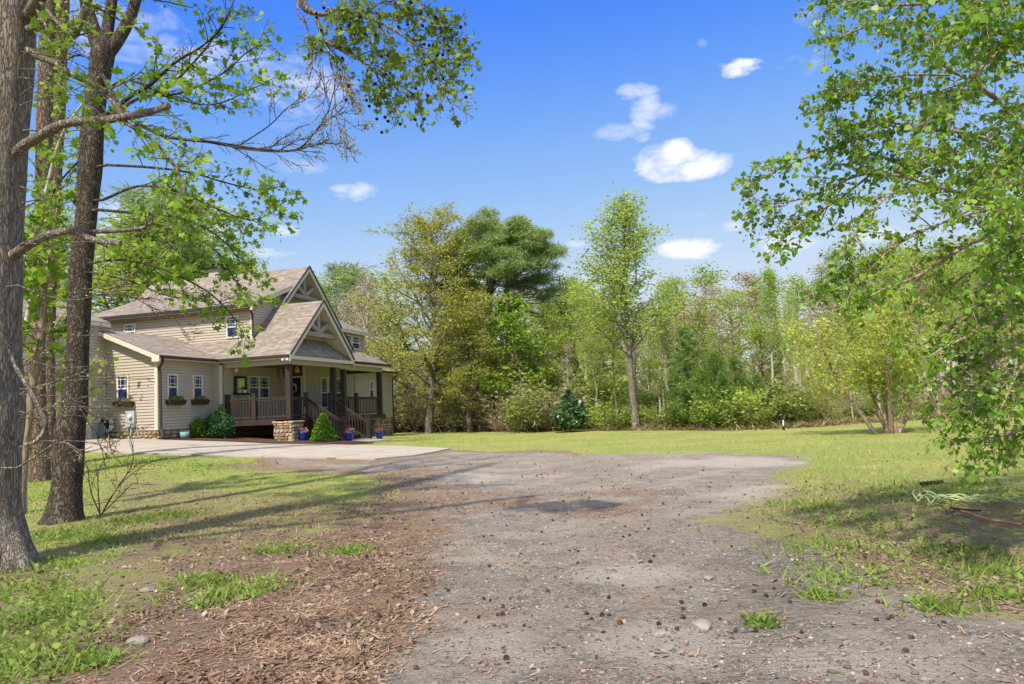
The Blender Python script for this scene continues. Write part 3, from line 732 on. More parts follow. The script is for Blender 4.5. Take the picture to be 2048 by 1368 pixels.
def post(a, b_, z0, z1, w=.125):
    mb = HM(); mb.box(a - w, a + w, b_ - w, b_ + w, z0, z1); mb.build("porch_post", M_DARK, HOUSE, bevel=.015)
post(.32, .42, -.06, 2.36); post(.32, 5.44, -.06, 2.30); post(.34, 4.45, -.06, 2.36); post(.34, 9.66, -.06, 2.30)
mb = HM(); mb.box(.2, 3.6, .3, 9.9, -.10, -.06); mb.build("deck", M_DARK, HOUSE)
mb = HM(); mb.box(.95, 3.62, .24, .30, -.31, -.08); mb.box(.14, .20, .97, 9.9, -.31, -.08); mb.box(.14, 2.4, 9.9, 9.95, -.31, -.08); mb.build("rim_board", M_DARK, HOUSE, bevel=.01)
def newel(a, b_, z0, z1, w=.085):
    mb = HM(); mb.box(a - w, a + w, b_ - w, b_ + w, z0, z1); mb.box(a - w - .02, a + w + .02, b_ - w - .02, b_ + w + .02, z1, z1 + .045); mb.build("newel_post", M_DARK, HOUSE, bevel=.01)
newel(3.45, .36, -.08, 1.10); newel(2.05, .36, -.08, 1.09, .10); newel(.3, 1.80, -.08, 1.06); newel(.3, 4.02, -.08, 1.06); newel(.3, 6.75, -.08, 1.05)
newel(-1.66, 1.80, -1.25, -.12, .11); newel(-1.74, 4.02, -1.28, -.15, .11)
def railing(p, q, h=.82, step=.15, name="railing"):
    p = np.array(p, float); q = np.array(q, float); L_ = np.linalg.norm(q - p)
    mb = HM(); up = np.array([0, 0, 1.0])
    mb.bar(p + up * h, q + up * h, .09, .05); mb.bar(p + up * (h - .07), q + up * (h - .07), .045, .08); mb.bar(p + up * .07, q + up * .07, .045, .085)
    r = mb.build(name, M_DARK, HOUSE, bevel=.006)
    n = int(L_ / step); hz = math.hypot(*(q - p)[:2]); d = (q - p) / L_
    for i in range(1, n):
        c_ = p + (q - p) * i / n; mb = HM(); w = .02
        mb.hexa([(c_[0] + x_, c_[1] + y_, c_[2] + z_) for z_ in (.08, h - .05) for x_, y_ in ((-w, -w), (w, -w), (w, w), (-w, w))])
        mb.build("baluster", M_DARK, r)
railing((3.36, .36, -.02), (2.15, .36, -.02), .90); railing((1.95, .36, -.02), (.45, .36, -.02), .90)
railing((.3, .55, -.02), (.3, 1.71, -.02), .90, .16); railing((.3, 4.12, -.02), (.3, 5.32, -.02), .90, .17); railing((.3, 5.57, -.02), (.3, 6.66, -.02), .90, .16); railing((.3, 6.85, -.02), (.3, 9.52, -.02), .90, .17)
railing((.22, 1.80, -.10), (-1.56, 1.80, -1.24), .92, .17, "stair_railing"); railing((.22, 4.02, -.10), (-1.64, 4.02, -1.27), .92, .17, "stair_railing")
mb = HM(); n_ = 6
for i in range(n_):
    a_ = .14 - i * .29; z_ = -.06 - (i + 1) * .185; mb.box(a_ - .31, a_ + .01, 1.9, 3.92, z_ - .04, z_); mb.box(a_ - .005, a_ + .01, 1.9, 3.92, z_, z_ + .145)
for b_ in (1.86, 3.90):
    mb.bar((.15, b_, -.28), (-1.6, b_, -1.32), .04, .26)
mb.build("stairs", M_DARK, HOUSE)

# field stone masonry: individually shaped stones over a mortar core
def stones(name, faces, core):
    """faces: (plane, c, s0, s1, z0, z1, outward sign)"""
    mb = HM()
    for c_ in core: mb.box(*c_, mi=1)
    r_ = random.Random(5)
    for (pl, c_, s0, s1, z0, z1, sg) in faces:
        z = z0
        while z < z1 - .02:
            h = min(r_.uniform(.09, .19), z1 - z); s = s0 - r_.uniform(0, .1)
            while s < s1:
                w = r_.uniform(.12, .36); e = min(s + w, s1 + .02); b0_ = max(s, s0 - .02)
                if e - b0_ > .04:
                    mb.curr = r_.random(); g_ = .010; d_ = r_.uniform(.02, .06)
                    n = 7; ring = []; j_ = r_.uniform(.86, 1.0)
                    cs, cz = (b0_ + e) / 2, z + h / 2; rs, rz = (e - b0_) / 2 - g_, h / 2 - g_
                    for t_ in range(n):
                        th = 2 * math.pi * t_ / n + r_.uniform(-.15, .15); k_ = r_.uniform(.95, 1.25)
                        ring.append((cs + max(-rs, min(rs, rs * 1.25 * k_ * math.cos(th))), cz + max(-rz, min(rz, rz * 1.25 * k_ * math.sin(th)))))
                    def P3(s_, z_, o_): return (s_, c_ - sg * o_, z_) if pl == 'b' else (c_ - sg * o_, s_, z_)
                    mid = [((p[0] - cs) * .78 + cs, (p[1] - cz) * .78 + cz) for p in ring]
                    for t_ in range(n):
                        u_ = (t_ + 1) % n
                        mb.poly([P3(*ring[t_], 0), P3(*ring[u_], 0), P3(*mid[u_], d_), P3(*mid[t_], d_)])
                    mb.poly([P3(*p, d_) for p in mid])
                s += w
            z += h
    mb.curr = .5
    return mb.build(name, [M_STONE, M_MORT], HOUSE)
stones("stone_pier", [('b', .12, .02, .92, -1.12, -.26, 1), ('a', .0, .14, .98, -1.12, -.26, 1)], [(.0, .92, .12, .98, -1.25, -.24)])
mb = HM()
r_ = random.Random(3)
for (x0_, x1_) in ((-.06, .2), (.22, .42), (.44, .72), (.74, .99)): mb.curr = r_.uniform(.5, .8); mb.box(x0_, x1_, .05, 1.04, -.26, -.18 + r_.uniform(-.01, .02))
mb.build("pier_cap", M_STONE, HOUSE, bevel=.03)
stones("stone_base", [('b', -3.38, 4.1, 6.72, -.72, -.27, 1), ('a', 4.07, -3.38, .1, -1.0, -.27, 1), ('b', .06, 3.68, 4.07, -1.1, -.3, 1)], [(4.08, 6.74, -3.37, -3.2, -1, -.28), (4.08, 4.3, -3.2, .1, -1.1, -.28), (3.7, 4.1, .07, .3, -1.2, -.3)])
stones("stone_base", [('a', 2.38, 9.7, 15.75, -1.55, -.28, 1), ('b', 9.66, .75, 2.3, -1.5, -.34, 1), ('a', .75, 9.66, 10.3, -1.5, -.34, 1)], [(2.39, 2.7, 9.7, 15.7, -1.7, -.28), (.76, 2.5, 9.67, 10.3, -1.7, -.36)])
# chimney, roof vent, porch lamp fittings
mb = HM(); mb.box(9.22, 9.88, 7.52, 8.18, 5.5, 8.75); ch = mb.build("chimney", M_BATT, HOUSE)
mb = HM(); mb.box(9.02, 10.08, 7.32, 8.38, 8.75, 8.82); mb.box(9.3, 9.8, 7.6, 8.1, 8.82, 9.0)
mb.hexa([(9.15,7.45,9.0),(9.95,7.45,9.0),(9.95,8.25,9.0),(9.15,8.25,9.0),(9.45,7.75,9.14),(9.65,7.75,9.14),(9.65,7.95,9.14),(9.45,7.95,9.14)]); mb.build("chimney_cap", M_BLACK, ch)
mb = HM(); mb.lathe((5.88, 2.0, 5.75), [(.06, 0), (.06, .4), (0, .4)], 10); mb.build("vent_pipe", M_BLACK, HOUSE)
mb = HM()
for a_ in (.10, .32): mb.lathe((a_, -.02, 2.50), [(0, -.02), (.07, 0), (.08, .05), (.04, .12), (0, .12)], 10)
mb.box(.1, .32, -.02, .02, 2.58, 2.64); mb.build("flood_light", M_WHITE, HOUSE)

# things on and around the house
def thing_h(name, a, b_, z, label, cat, group=None): return empty(name, hw(a, b_, z), -YAW, label, cat, group)
def T(parent):   # mesh builder local to a thing standing in the house frame orientation
    return MB(lambda x, y, z: (x, y, z))
def leaf_blob(name, mats, parent, n, rx, ry, rz, c=(0, 0, 0), size=.05, seed=1, shell=.5):
    r_ = np.random.default_rng(seed); d = r_.normal(size=(n, 3)); d /= np.linalg.norm(d, axis=1, keepdims=True)
    k_ = r_.uniform(shell, 1, n)[:, None] ** .7; lump = 1 + .12 * np.sin(d[:, :1] * 5 + seed) * np.cos(d[:, 2:] * 6)
    P_ = d * k_ * lump * np.array([rx, ry, rz]) + np.array(c)
    return link(name, leaves_mesh(name, P_, size, r_, tilt=.9), parent, mats)
LEAF_T = {'oval': np.array([(0, 0), (.28, .25), (.33, .6), (0, 1.0), (-.33, .6), (-.28, .25)]),
          'heart': np.array([(0, 0), (.30, .02), (.44, .3), (.26, .68), (0, 1.0), (-.26, .68), (-.44, .3), (-.30, .02)]),
          'star': np.array([(0, 0), (.18, .20), (.5, .14), (.32, .42), (.52, .66), (.20, .62), (0, 1.02), (-.20, .62), (-.52, .66), (-.32, .42), (-.5, .14), (-.18, .20)]),
          'quad': np.array([(0, 0), (.35, .5), (0, 1.0), (-.35, .5)]), 'blade': np.array([(-.06, 0), (.06, 0), (0, 1.0)])}
def leaves_mesh(name, P_, size, r_, shape='oval', tilt=.6, dirs=None, droop=0.0, svar=.42):
    """one polygon per leaf; tilt 0 keeps leaves level, 1 turns them freely"""
    n = len(P_); T_ = LEAF_T[shape]; k = len(T_)
    nrm = np.stack([r_.normal(0, 1, n) * tilt, r_.normal(0, 1, n) * tilt, np.ones(n) * (1.2 - tilt) + r_.normal(0, 1, n) * tilt * .7], 1)
    nrm /= np.linalg.norm(nrm, axis=1, keepdims=True) + 1e-9
    d = r_.normal(0, 1, (n, 3)); 
    if dirs is not None: d = d * .55 + dirs
    d[:, 2] -= droop
    d -= nrm * (d * nrm).sum(1, keepdims=True); d /= np.linalg.norm(d, axis=1, keepdims=True) + 1e-9
    s = np.cross(nrm, d); sz = size * np.exp(r_.normal(0, svar, n)).clip(.45, 2.0)
    V_ = P_[:, None, :] + (s[:, None, :] * T_[None, :, :1] + d[:, None, :] * T_[None, :, 1:]) * sz[:, None, None]
    F_ = np.arange(n * k).reshape(n, k)
    return fast_mesh(name, V_.reshape(-1, 3), [F_], rnd=np.repeat(r_.random(n), k))
M_SHRUB = leaf_mat("shrub_leaf", [(.016, .05, .02), (.04, .11, .035), (.10, .22, .07)], .25)
M_LIME = leaf_mat("conifer_leaf", [(.06, .16, .012), (.14, .30, .02), (.24, .42, .04)], .25)
M_BOXLEAF = leaf_mat("box_plant_leaf", [(.05, .12, .02), (.16, .26, .05), (.35, .40, .12)], .3)
M_PINK = leaf_mat("pink_petal", [(.5, .06, .22), (.75, .18, .38), (.85, .45, .55)], .3)
M_BOXW = noisy("planter_wood", (.035, .02, .014), (.07, .042, .03), 8, .7, .3, 40)
for (pl, cc, s0, s1, lab) in (('b', -3.38, 5.15, 6.08, "dark window box of trailing green plants under the window above the grey meter"),
                          ('a', 4.07, -2.95, -1.90, "dark window box with pinkish flowers under the window nearest the downspout"),
                          ('a', 4.07, -1.38, -.40, "dark window box with pinkish flowers under the window nearest the porch")):
    mid = (s0 + s1) / 2; w = (s1 - s0) / 2
    t = thing_h("window_box", mid if pl == 'b' else cc, cc if pl == 'b' else mid, .74, lab, "planter box", "window boxes on the left wing")
    mb = MB()
    if pl == 'b':
        for q in ((-w, w, -.28, -.03),): mb.hexa([(-w*.9,-.22,0),(w*.9,-.22,0),(w*.9,-.03,0),(-w*.9,-.03,0),(-w,-.28,.2),(w,-.28,.2),(w,-.03,.2),(-w,-.03,.2)])
        cpos = (0, -.15, .22); rr_ = (w * .85, .12, .13)
    else:
        mb.hexa([(.03,-w*.9,0),(.22,-w*.9,0),(.22,w*.9,0),(.03,w*.9,0),(.03,-w,.2),(.28,-w,.2),(.28,w,.2),(.03,w,.2)])
        cpos = (.15, 0, .22); rr_ = (.12, w * .85, .13)
    mb.build("box", M_BOXW, t, bevel=.01)
    leaf_blob("foliage", [M_BOXLEAF], t, 420, *rr_, cpos, .06, seed=int(s0 * 10) + 50)
    if pl == 'a': leaf_blob("flowers", [M_PINK], t, 60, rr_[0], rr_[1], rr_[2] * 1.1, cpos, .04, seed=9, shell=.9)
# electric meter
t = thing_h("electric_meter", 5.33, -3.38, -.12, "grey electric meter box on the siding left of the downspout", "electric meter")
mb = MB(); mb.box(-.22, .22, -.13, 0, 0, .68); mb.build("box", noisy("meter_grey", (.36, .40, .40), (.42, .46, .46), 4, .5, .05, 20), t, bevel=.012)
mb = MB(); mb.lathe((0, 0, 0), [(.09, 0), (.09, .08), (.06, .12), (0, .12)], 14); o = mb.build("dial", M_WHITE, t); o.rotation_euler = (rad(90), 0, 0); o.location = (.05, -.13, .45)
mb = MB(); mb.tube([(.02, -.06, 0), (.02, -.06, -.25), (-.05, -.1, -.42), (-.14, -.12, -.5)], .035, 8); mb.tube([(.26, -.04, .1), (.3, -.05, -.15), (.42, -.07, -.45)], .02, 6); mb.build("conduit", noisy("conduit_grey", (.4, .42, .42), (.5, .5, .5), 4), t)
# hose on reel
t = thing_h("garden_hose", 6.42, -3.40, -.30, "coiled pale garden hose hanging on a dark wall reel", "hose")
mb = MB(); mb.lathe((0, 0, 0), [(.16, -.14), (.2, -.14), (.2, -.12), (.12, -.1), (.12, .1), (.2, .12), (.2, .14), (.16, .14)], 18); o = mb.build("reel", M_BLACK, t); o.rotation_euler = (rad(90), 0, 0); o.location = (0, -.16, .38)
mb = MB(); r_ = random.Random(2)
for k_ in range(6):
    cx_, rw_, rh_ = .08 + r_.uniform(-.06, .1), .17 + r_.uniform(-.03, .05), .27 + r_.uniform(-.04, .04)
    mb.tube([(cx_ + rw_ * math.sin(t_), -.22 - .015 * k_, .33 + rh_ * math.cos(t_)) for t_ in np.linspace(0, 2 * math.pi, 20)], .018, 6)
mb.tube([(-.25, -.2, .5), (-.3, -.22, .2), (-.26, -.2, -.1)], .018, 6); mb.build("hose_coil", noisy("hose_rubber", (.62, .6, .56), (.72, .7, .66), 6), t, smooth=True)
mb = MB(); mb.lathe((0, 0, 0), [(.0, 0), (.28, 0), (.29, .02), (.26, .04), (0, .05)], 20)
o = mb.build("green_disc_lid", noisy("teal_plastic", (.11, .22, .20), (.16, .28, .26), 4), None); o.location = hw(6.6, -3.72, -.2); o.rotation_euler = (rad(78), 0, -YAW); tag(o, "round teal lid leaning on the garage wall by the garage door", "lid")
mb = MB(); mb.lathe((0, 0, 0), [(.0, 0), (.16, 0), (.21, .28), (.19, .28), (.15, .03), (0, .03)], 18)
o = mb.build("bucket", noisy("aqua_plastic", (.18, .34, .33), (.25, .42, .40), 4), None, smooth=True); pb = hw(3.72, -2.2, 0); o.location = (pb[0], pb[1], float(H(pb[0], pb[1])) + .02); tag(o, "small aqua bucket on the mulch by the stone foundation", "bucket")
# porch things
t = thing_h("wall_mirror", 3.56, 1.43, 1.2, "black framed mirror with a little shelf on the porch wall", "mirror")
mb = MB(); w = .45; mb.box(.0, .05, -w, -w + .1, 0, .82); mb.box(.0, .05, w - .1, w, 0, .82); mb.box(.0, .05, -w + .1, w - .1, .72, .82); mb.box(.0, .16, -w - .08, w + .08, -.05, .03); mb.build("frame", M_BLACK, t)
m = mat("mirror_glass"); b = NB(m); b.out((.62, .62, .52), .08, .5, None, .9)
mb = MB(); mb.box(.0, .03, -w + .1, w - .1, .03, .72); mb.build("mirror_plate", m, t)
mb = MB(); mb.lathe((0, 0, 0), [(0, 0), (.07, 0), (.1, .13), (.08, .13), (0, .1)], 12); o = mb.build("flower_pot", M_WHITE, None); o.location = hw(3.46, 1.65, 1.24)
tag(o, "small white pot with a dark plant on the mirror shelf", "flower pot"); leaf_blob("foliage", [M_SHRUB], o, 60, .1, .1, .1, (0, 0, .2), .05, 3)
t = thing_h("door_wreath", 2.97, 5.05, 1.46, "pale twig wreath hanging on the black front door", "wreath")
mb = MB(); r_ = random.Random(8)
for k_ in range(46):
    th = r_.uniform(0, 6.28); r1 = r_.uniform(.12, .2); mb.bar((r1 * math.cos(th), -.02, r1 * math.sin(th)), ((r1 + .1) * math.cos(th + .35), -.05, (r1 + .1) * math.sin(th + .35)), .022, .022)
mb.build("twigs", noisy("pale_twig", (.5, .42, .3), (.7, .62, .48), 10), t)
t = thing_h("pendant_lantern", 2.1, 4.0, 2.17, "woven amber pendant lantern under the porch ceiling", "lantern")
mb = MB(); mb.lathe((0, 0, 0), [(.0, 0), (.09, .0), (.14, .08), (.12, .2), (.05, .32), (.02, .36)], 14); mb.build("lamp_shade", noisy("woven_amber", (.45, .2, .05), (.65, .34, .1), 20), t, smooth=True)
mb = MB(); mb.tube([(0, 0, .35), (0, 0, .5)], .01, 5); mb.build("cord", M_BLACK, t)
t = thing_h("wind_chime", 2.9, 3.6, 1.75, "dark wind chime hanging from the porch ceiling", "wind chime")
mb = MB(); mb.lathe((0, 0, .6), [(0, 0), (.07, 0), (.07, .02), (0, .03)], 10)
for k_ in range(5): mb.tube([(.06 * math.cos(k_ * 1.25), .06 * math.sin(k_ * 1.25), .6), (.06 * math.cos(k_ * 1.25), .06 * math.sin(k_ * 1.25), .2 + .03 * k_)], .012, 5)
mb.tube([(0, 0, .9), (0, 0, 0)], .004, 4); mb.build("pipes", M_DARK, t)
t = thing_h("porch_speaker", 3.5, .95, 2.2, "small white security lamp high on the porch wall above the mirror", "wall lamp")
mb = MB(); mb.lathe((.1, 0, .0), [(.0, 0), (.05, 0), (.1, .14), (0, .14)], 12); mb.build("lamp_head", M_WHITE, t)
mb = MB(); mb.box(-.02, .1, -.02, .02, .05, .09); mb.build("bracket", M_WHITE, t)
t = thing_h("porch_table", 1.2, 6.6, -.06, "low dark table behind the porch railing right of the stairs", "table")
mb = MB(); mb.box(-.35, .35, -.5, .5, .92, .97); mb.build("tabletop", M_REDW, t)
for x_, y_ in ((-.3, -.45), (.3, -.45), (.3, .45), (-.3, .45)): mb = MB(); mb.box(x_ - .03, x_ + .03, y_ - .03, y_ + .03, 0, .92); mb.build("leg", M_DARK, t)
mb = MB(); mb.lathe((0, 0, 0), [(0, 0), (.09, 0), (.11, .1), (.03, .13), (.06, .17), (0, .17)], 12); o = mb.build("lidded_jar", M_BLACK, None); o.location = hw(1.2, 6.35, .915); tag(o, "small dark jar standing on the porch table", "jar")
# pots
M_BLUE = noisy("blue_glaze", (.006, .02, .22), (.012, .045, .36), 5, .18, .05, 20, .6)
M_SOIL = noisy("potting_soil", (.03, .02, .012), (.06, .04, .025), 20)
for (px_, py_, sc_, lab) in ((607, 882, 1.0, "blue glazed pot of dull pink flowers beside the stone pier"), (698.5, 882, 1.0, "blue glazed pot of pink flowers at the foot of the left stair post"), (759, 878, .92, "blue glazed pot of pink flowers on the path right of the stairs")):
    g = GR(px_, py_); t = empty("flower_pot", g, 0, lab, "flower pot", "blue pots of pink flowers"); t.scale = (sc_,) * 3
    mb = MB(); mb.lathe((0, 0, 0), [(0, 0), (.13, 0), (.17, .1), (.215, .26), (.225, .33), (.245, .34), (.245, .37), (.21, .37), (.2, .3), (0, .3)], 22); mb.build("pot", M_BLUE, t, smooth=True)
    leaf_blob("foliage", [M_BOXLEAF], t, 220, .22, .22, .1, (0, 0, .40), .055, seed=int(px_))
    leaf_blob("flowers", [M_PINK], t, 150, .2, .2, .11, (0, 0, .45), .055, seed=int(px_) + 1, shell=.8)
# dwarf conifer by the steps
g = GR(637, 884); g = g + np.array([0.1, .5, 0]); g[2] = float(H(g[0], g[1])) 
t = empty("dwarf_conifer", g, 0, "small bright green cone shaped conifer beside the porch stairs", "conifer")
r_ = np.random.default_rng(12); n = 6500; zz = r_.random(n) ** 1.25; th = r_.uniform(0, 6.283, n); lump = 1 + .13 * np.sin(th * 4 + zz * 22) + .1 * np.sin(th * 9 - zz * 31)
rad_ = (.50 * (1 - zz) ** .75 + .03) * lump * r_.uniform(.7, 1, n) ** .5
P_ = np.stack([rad_ * np.cos(th), rad_ * np.sin(th), .06 + zz * 1.12], 1)
link("crown", leaves_mesh("crown", P_, .06, r_, 'quad', .8, dirs=np.stack([np.cos(th), np.sin(th), np.ones(n) * .9], 1)), t, [M_LIME])
mb = MB(); mb.tube([(0, 0, 0), (0, 0, .6)], [.04, .02], 7); mb.build("trunk", M_DARK, t)
# ------------------------------------------------------------------ trees
def smooth_path(pts, n):
    P_ = np.array(pts, float); m = len(P_)
    if m < 3: t = np.linspace(0, 1, n)[:, None]; return P_[0] * (1 - t) + P_[-1] * t
    Q = np.vstack([2 * P_[0] - P_[1], P_, 2 * P_[-1] - P_[-2]])
    t = np.linspace(0, m - 1 - 1e-6, n); i = t.astype(int); f = (t - i)[:, None]
    a, b_, c_, d = Q[i], Q[i + 1], Q[i + 2], Q[i + 3]
    return .5 * (2 * b_ + (c_ - a) * f + (2 * a - 5 * b_ + 4 * c_ - d) * f ** 2 + (3 * b_ - a - 3 * c_ + d) * f ** 3)
def wander(r_, p, d, L_, n, w, trop=0.0):
    pts = [np.array(p, float)]; d = np.array(d, float); d /= np.linalg.norm(d); st = L_ / n
    for i in range(n):
        d = d + r_.normal(0, w, 3); d[2] += trop; d /= np.linalg.norm(d); pts.append(pts[-1] + d * st)
    return np.array(pts)
class Tree:
    def __init__(s, seed): s.r = np.random.default_rng(seed); s.big = []; s.small = []; s.an = []; s.ad = []; s.bn = []
    def add(s, pts, r0, r1, big=False, pw=1.0):
        t = np.linspace(0, 1, len(pts)); rr_ = r0 + (r1 - r0) * t ** pw
        (s.big if big else s.small).append((pts, rr_))
    def anchors(s, pts, f0, f1, step, dirs=None):
        seg = np.linalg.norm(np.diff(pts, axis=0), axis=1); c_ = np.concatenate([[0], np.cumsum(seg)]); L_ = c_[-1]
        n = max(1, int(L_ * (f1 - f0) / step)); q = np.linspace(f0, f1, n) * L_
        P_ = np.stack([np.interp(q, c_, pts[:, k]) for k in range(3)], 1)
        d = pts[-1] - pts[0]; d = d / (np.linalg.norm(d) + 1e-9)
        s.an.append(P_); s.ad.append(np.repeat(d[None], len(P_), 0))
    def sub(s, pts, r0, n, L0, depth, P):
        """side branches along pts; P: dict(wig, ang, trop, step, lf, nsub)"""
        m = len(pts) - 1
        for i in range(n):
            f = P.get('f0', .2) + (1 - P.get('f0', .2)) * (i + s.r.random()) / n; f = min(f, .999); k = int(f * m); u = f * m - k
            p = pts[k] * (1 - u) + pts[k + 1] * u; d = pts[min(k + 1, m)] - pts[k]; d = d / (np.linalg.norm(d) + 1e-9)
            side = s.r.normal(0, 1, 3); side[2] *= P.get('flat', .6); side -= d * (side @ d); side /= np.linalg.norm(side) + 1e-9
            a = P['ang'] * s.r.uniform(.7, 1.3); dd = d * math.cos(a) + side * math.sin(a)
            L_ = L0 * (1 - .55 * f) * s.r.uniform(.6, 1.2)
            q = wander(s.r, p, dd, L_, 4 if depth else 3, P['wig'], P['trop'])
            r1 = max(r0 * (1 - .6 * f) * .45, P.get('rmin', .006)); s.add(q, r1, max(r1 * .35, P.get('rmin', .006) * .7))
            if depth: s.sub(q, r1, P['nsub'], L_ * P.get('lr', .5), depth - 1, P)
            if P.get('bud') and depth == 0: s.bn.append(q[1:])
            if depth <= P.get('ldepth', 0): s.anchors(q, P.get('lf', .25), 1, P['step'])
    def finish(s, name, bark, leafmat, spec, parent=None, root=None, leafname="crown", nside=6):
        if s.an:
            A = np.concatenate(s.an); Dd = np.concatenate(s.ad); k = spec.get('per', 3); r_ = s.r
            cl = spec.get('clear', 0)
            if cl: # leave gaps: drop anchors by a lumpy field
                v = np.sin(A[:, 0] * 2.1 + A[:, 2] * 1.3 + 2) * np.sin(A[:, 1] * 1.9 - A[:, 2] * 1.7) ; keep = v > -1 + cl * 2 * r_.random(len(A)); A, Dd = A[keep], Dd[keep]
            P_ = np.repeat(A, k, 0) + r_.normal(0, spec.get('spread', .1), (len(A) * k, 3)) * np.array([1, 1, spec.get('zs', .8)])
            dd = np.repeat(Dd, k, 0)
            if spec.get('out'): dd = dd * .3 + (P_ - np.repeat(A, k, 0)) / (np.linalg.norm(P_ - np.repeat(A, k, 0), axis=1, keepdims=True) + 1e-6)
            me = leaves_mesh(leafname, P_, spec['size'], r_, spec.get('shape', 'quad'), spec.get('tilt', .8), dirs=dd, droop=spec.get('droop', 0))
            link(leafname, me, parent, [leafmat])
            s.nleaf = len(P_)
        if s.bn:
            A = np.repeat(np.concatenate(s.bn), 2, 0); A = A + s.r.normal(0, .03, A.shape); link('leaves', leaves_mesh('leaves', A, .021, s.r, 'quad', .9), parent, [LF_RUST])  # small buds along the bare twigs, apart from the crown's foliage
        Vs, Fs, off = [], [], 0
        if s.big:
            V_, F_ = tube_arrays(s.big, 14); Vs.append(V_); Fs.append(F_); off = len(V_)
        if s.small:
            V_, F_ = tube_arrays(s.small, nside); Vs.append(V_); Fs.append(F_ + off)
        V_ = np.concatenate(Vs)
        return link("trunk", fast_mesh("trunk", V_, Fs, smooth=True), parent, [bark])

BK_GREY = bark_mat("bark_grey", (.085, .065, .05), (.46, .38, .31), 26, 1.0, (.42, .42, .34), zst=.16, dist=.035)
BK_DARK = bark_mat("bark_dark", (.022, .016, .012), (.17, .13, .10), 22, 1.0, (.36, .37, .32), zst=.35, dist=.035)
BK_PINE = bark_mat("bark_pine", (.07, .045, .035), (.32, .22, .17), 16, 1.0, zst=.3, dist=.05)
BK_PALE = bark_mat("bark_pale", (.24, .19, .15), (.56, .49, .41), 10, .4, dist=.02)
BK_TAN = bark_mat("bark_tan", (.14, .095, .06), (.42, .31, .22), 12, .5, dist=.02)
BK_BROWN = bark_mat("bark_brown", (.07, .045, .032), (.24, .17, .125), 12, .6, dist=.03)
LF_SPRING = leaf_mat("spring_leaf", [(.24, .34, .05), (.40, .51, .09), (.58, .67, .16)], .45)
LF_MAPLE = leaf_mat("maple_leaf", [(.08, .17, .014), (.23, .38, .03), (.44, .58, .08)], .48, patch=.9)
LF_GUM = leaf_mat("sweetgum_leaf", [(.09, .16, .010), (.18, .28, .02), (.32, .42, .05)], .42, patch=1.2)
LF_HEART = leaf_mat("redbud_leaf", [(.07, .17, .015), (.21, .385, .035), (.48, .64, .11)], .48, rough=.4, spec=.35, patch=.9)
LF_YEL = leaf_mat("yellow_green_leaf", [(.27, .30, .05), (.47, .48, .085), (.66, .62, .16)], .45)
LF_LIME = leaf_mat("lime_leaf", [(.14, .25, .03), (.29, .43, .055), (.47, .58, .12)], .45)
LF_PALEG = leaf_mat("pale_green_leaf", [(.25, .34, .06), (.42, .52, .10), (.60, .66, .18)], .45)
LF_PINE = leaf_mat("pine_needle", [(.11, .17, .05), (.25, .34, .10), (.46, .54, .21)], .3)
LF_YPINE = leaf_mat("young_pine_needle", [(.07, .14, .025), (.18, .29, .05), (.38, .49, .11)], .32)
LF_RUST = leaf_mat("rusty_bud", [(.26, .21, .09), (.40, .34, .14), (.52, .52, .20)], .35)
LF_MAG = leaf_mat("magnolia_leaf", [(.035, .085, .03), (.11, .20, .07), (.34, .42, .20)], .15, rough=.25, spec=.6)
LF_BUSH = leaf_mat("bush_leaf", [(.13, .18, .035), (.28, .34, .08), (.46, .46, .16)], .35)
LF_TWIG = leaf_mat("dry_twig", [(.28, .20, .13), (.44, .34, .24), (.58, .48, .36)], .15)
LF_FERN = leaf_mat("willow_leaf", [(.30, .37, .06), (.48, .54, .09), (.66, .70, .17)], .45)

def wood_tree(seed, h, r0, cb, nl, lim, ang_, bark, leaf, spec, wig=.05, sub=4, trop=.06, prof=None, name="woodland_tree", nsub=3, fork=0):
    """a free standing or forest tree built at the origin; returns its root"""
    root = empty(name)
    T_ = Tree(seed); r_ = T_.r
    tr = wander(r_, (0, 0, -.1), (r_.normal(0, .03), r_.normal(0, .03), 1), h, 14, wig * .5, .03); tr[:, 2] *= h / tr[-1, 2]
    T_.add(tr, r0, r0 * .12, pw=.9)
    prof = prof or (lambda t: (1.02 - t) ** .42 * (.40 + t) ** .5)
    for i in range(nl):
        t = (i + r_.random()) / nl; z = cb + (1 - cb) * t * .97; f = z * 14; k = min(int(f), 13); u = f - k
        p = tr[k] * (1 - u) + tr[k + 1] * u; az = i * 2.4 + r_.normal(0, .4)
        a = ang_ * (1 - .45 * t); d = (math.cos(az) * math.sin(a), math.sin(az) * math.sin(a), math.cos(a))
        L_ = lim * prof(t) * r_.uniform(.75, 1.2)
        q = wander(r_, p, d, L_, 6, wig * 2, trop); rl = r0 * (1 - z) * .45 + .012; T_.add(q, rl, .008)
        T_.sub(q, rl, sub, L_ * .5, 1, dict(ang=.8, wig=.14, trop=trop * .6, step=spec.get('step', .3), lf=.1, nsub=nsub, ldepth=1, rmin=spec.get('rmin', .012)))
        T_.anchors(q, .55, 1, spec.get('step', .3))
    T_.finish(name, bark, leaf, spec, parent=root, nside=5)
    return root
PLACED = []
def place(root, px_, D, ytop=None, scale=None, rz=0.0, label=None, cat=None, group=None, h=1.0, yb=None, first=None, wide=1.0, kind=None):
    d = pray(px_, 850); d = d / d[1]; x, y = d[0] * D, D; z = float(H(x, y))
    if scale is None:
        dt = pray(px_, ytop); top = dt[2] / dt[1] * D + EYE; scale = (top - z) / h
    sc_ = (scale * wide, scale * wide, scale)
    if first is None: r = copy_thing(root, (x, y, z), rz, sc_)
    else: r = root; r.location = (x, y, z); r.rotation_euler = (0, 0, rz); r.scale = sc_
    if group: PLACED.append((px_, group, label, r))
    return tag(r, label, cat, group)

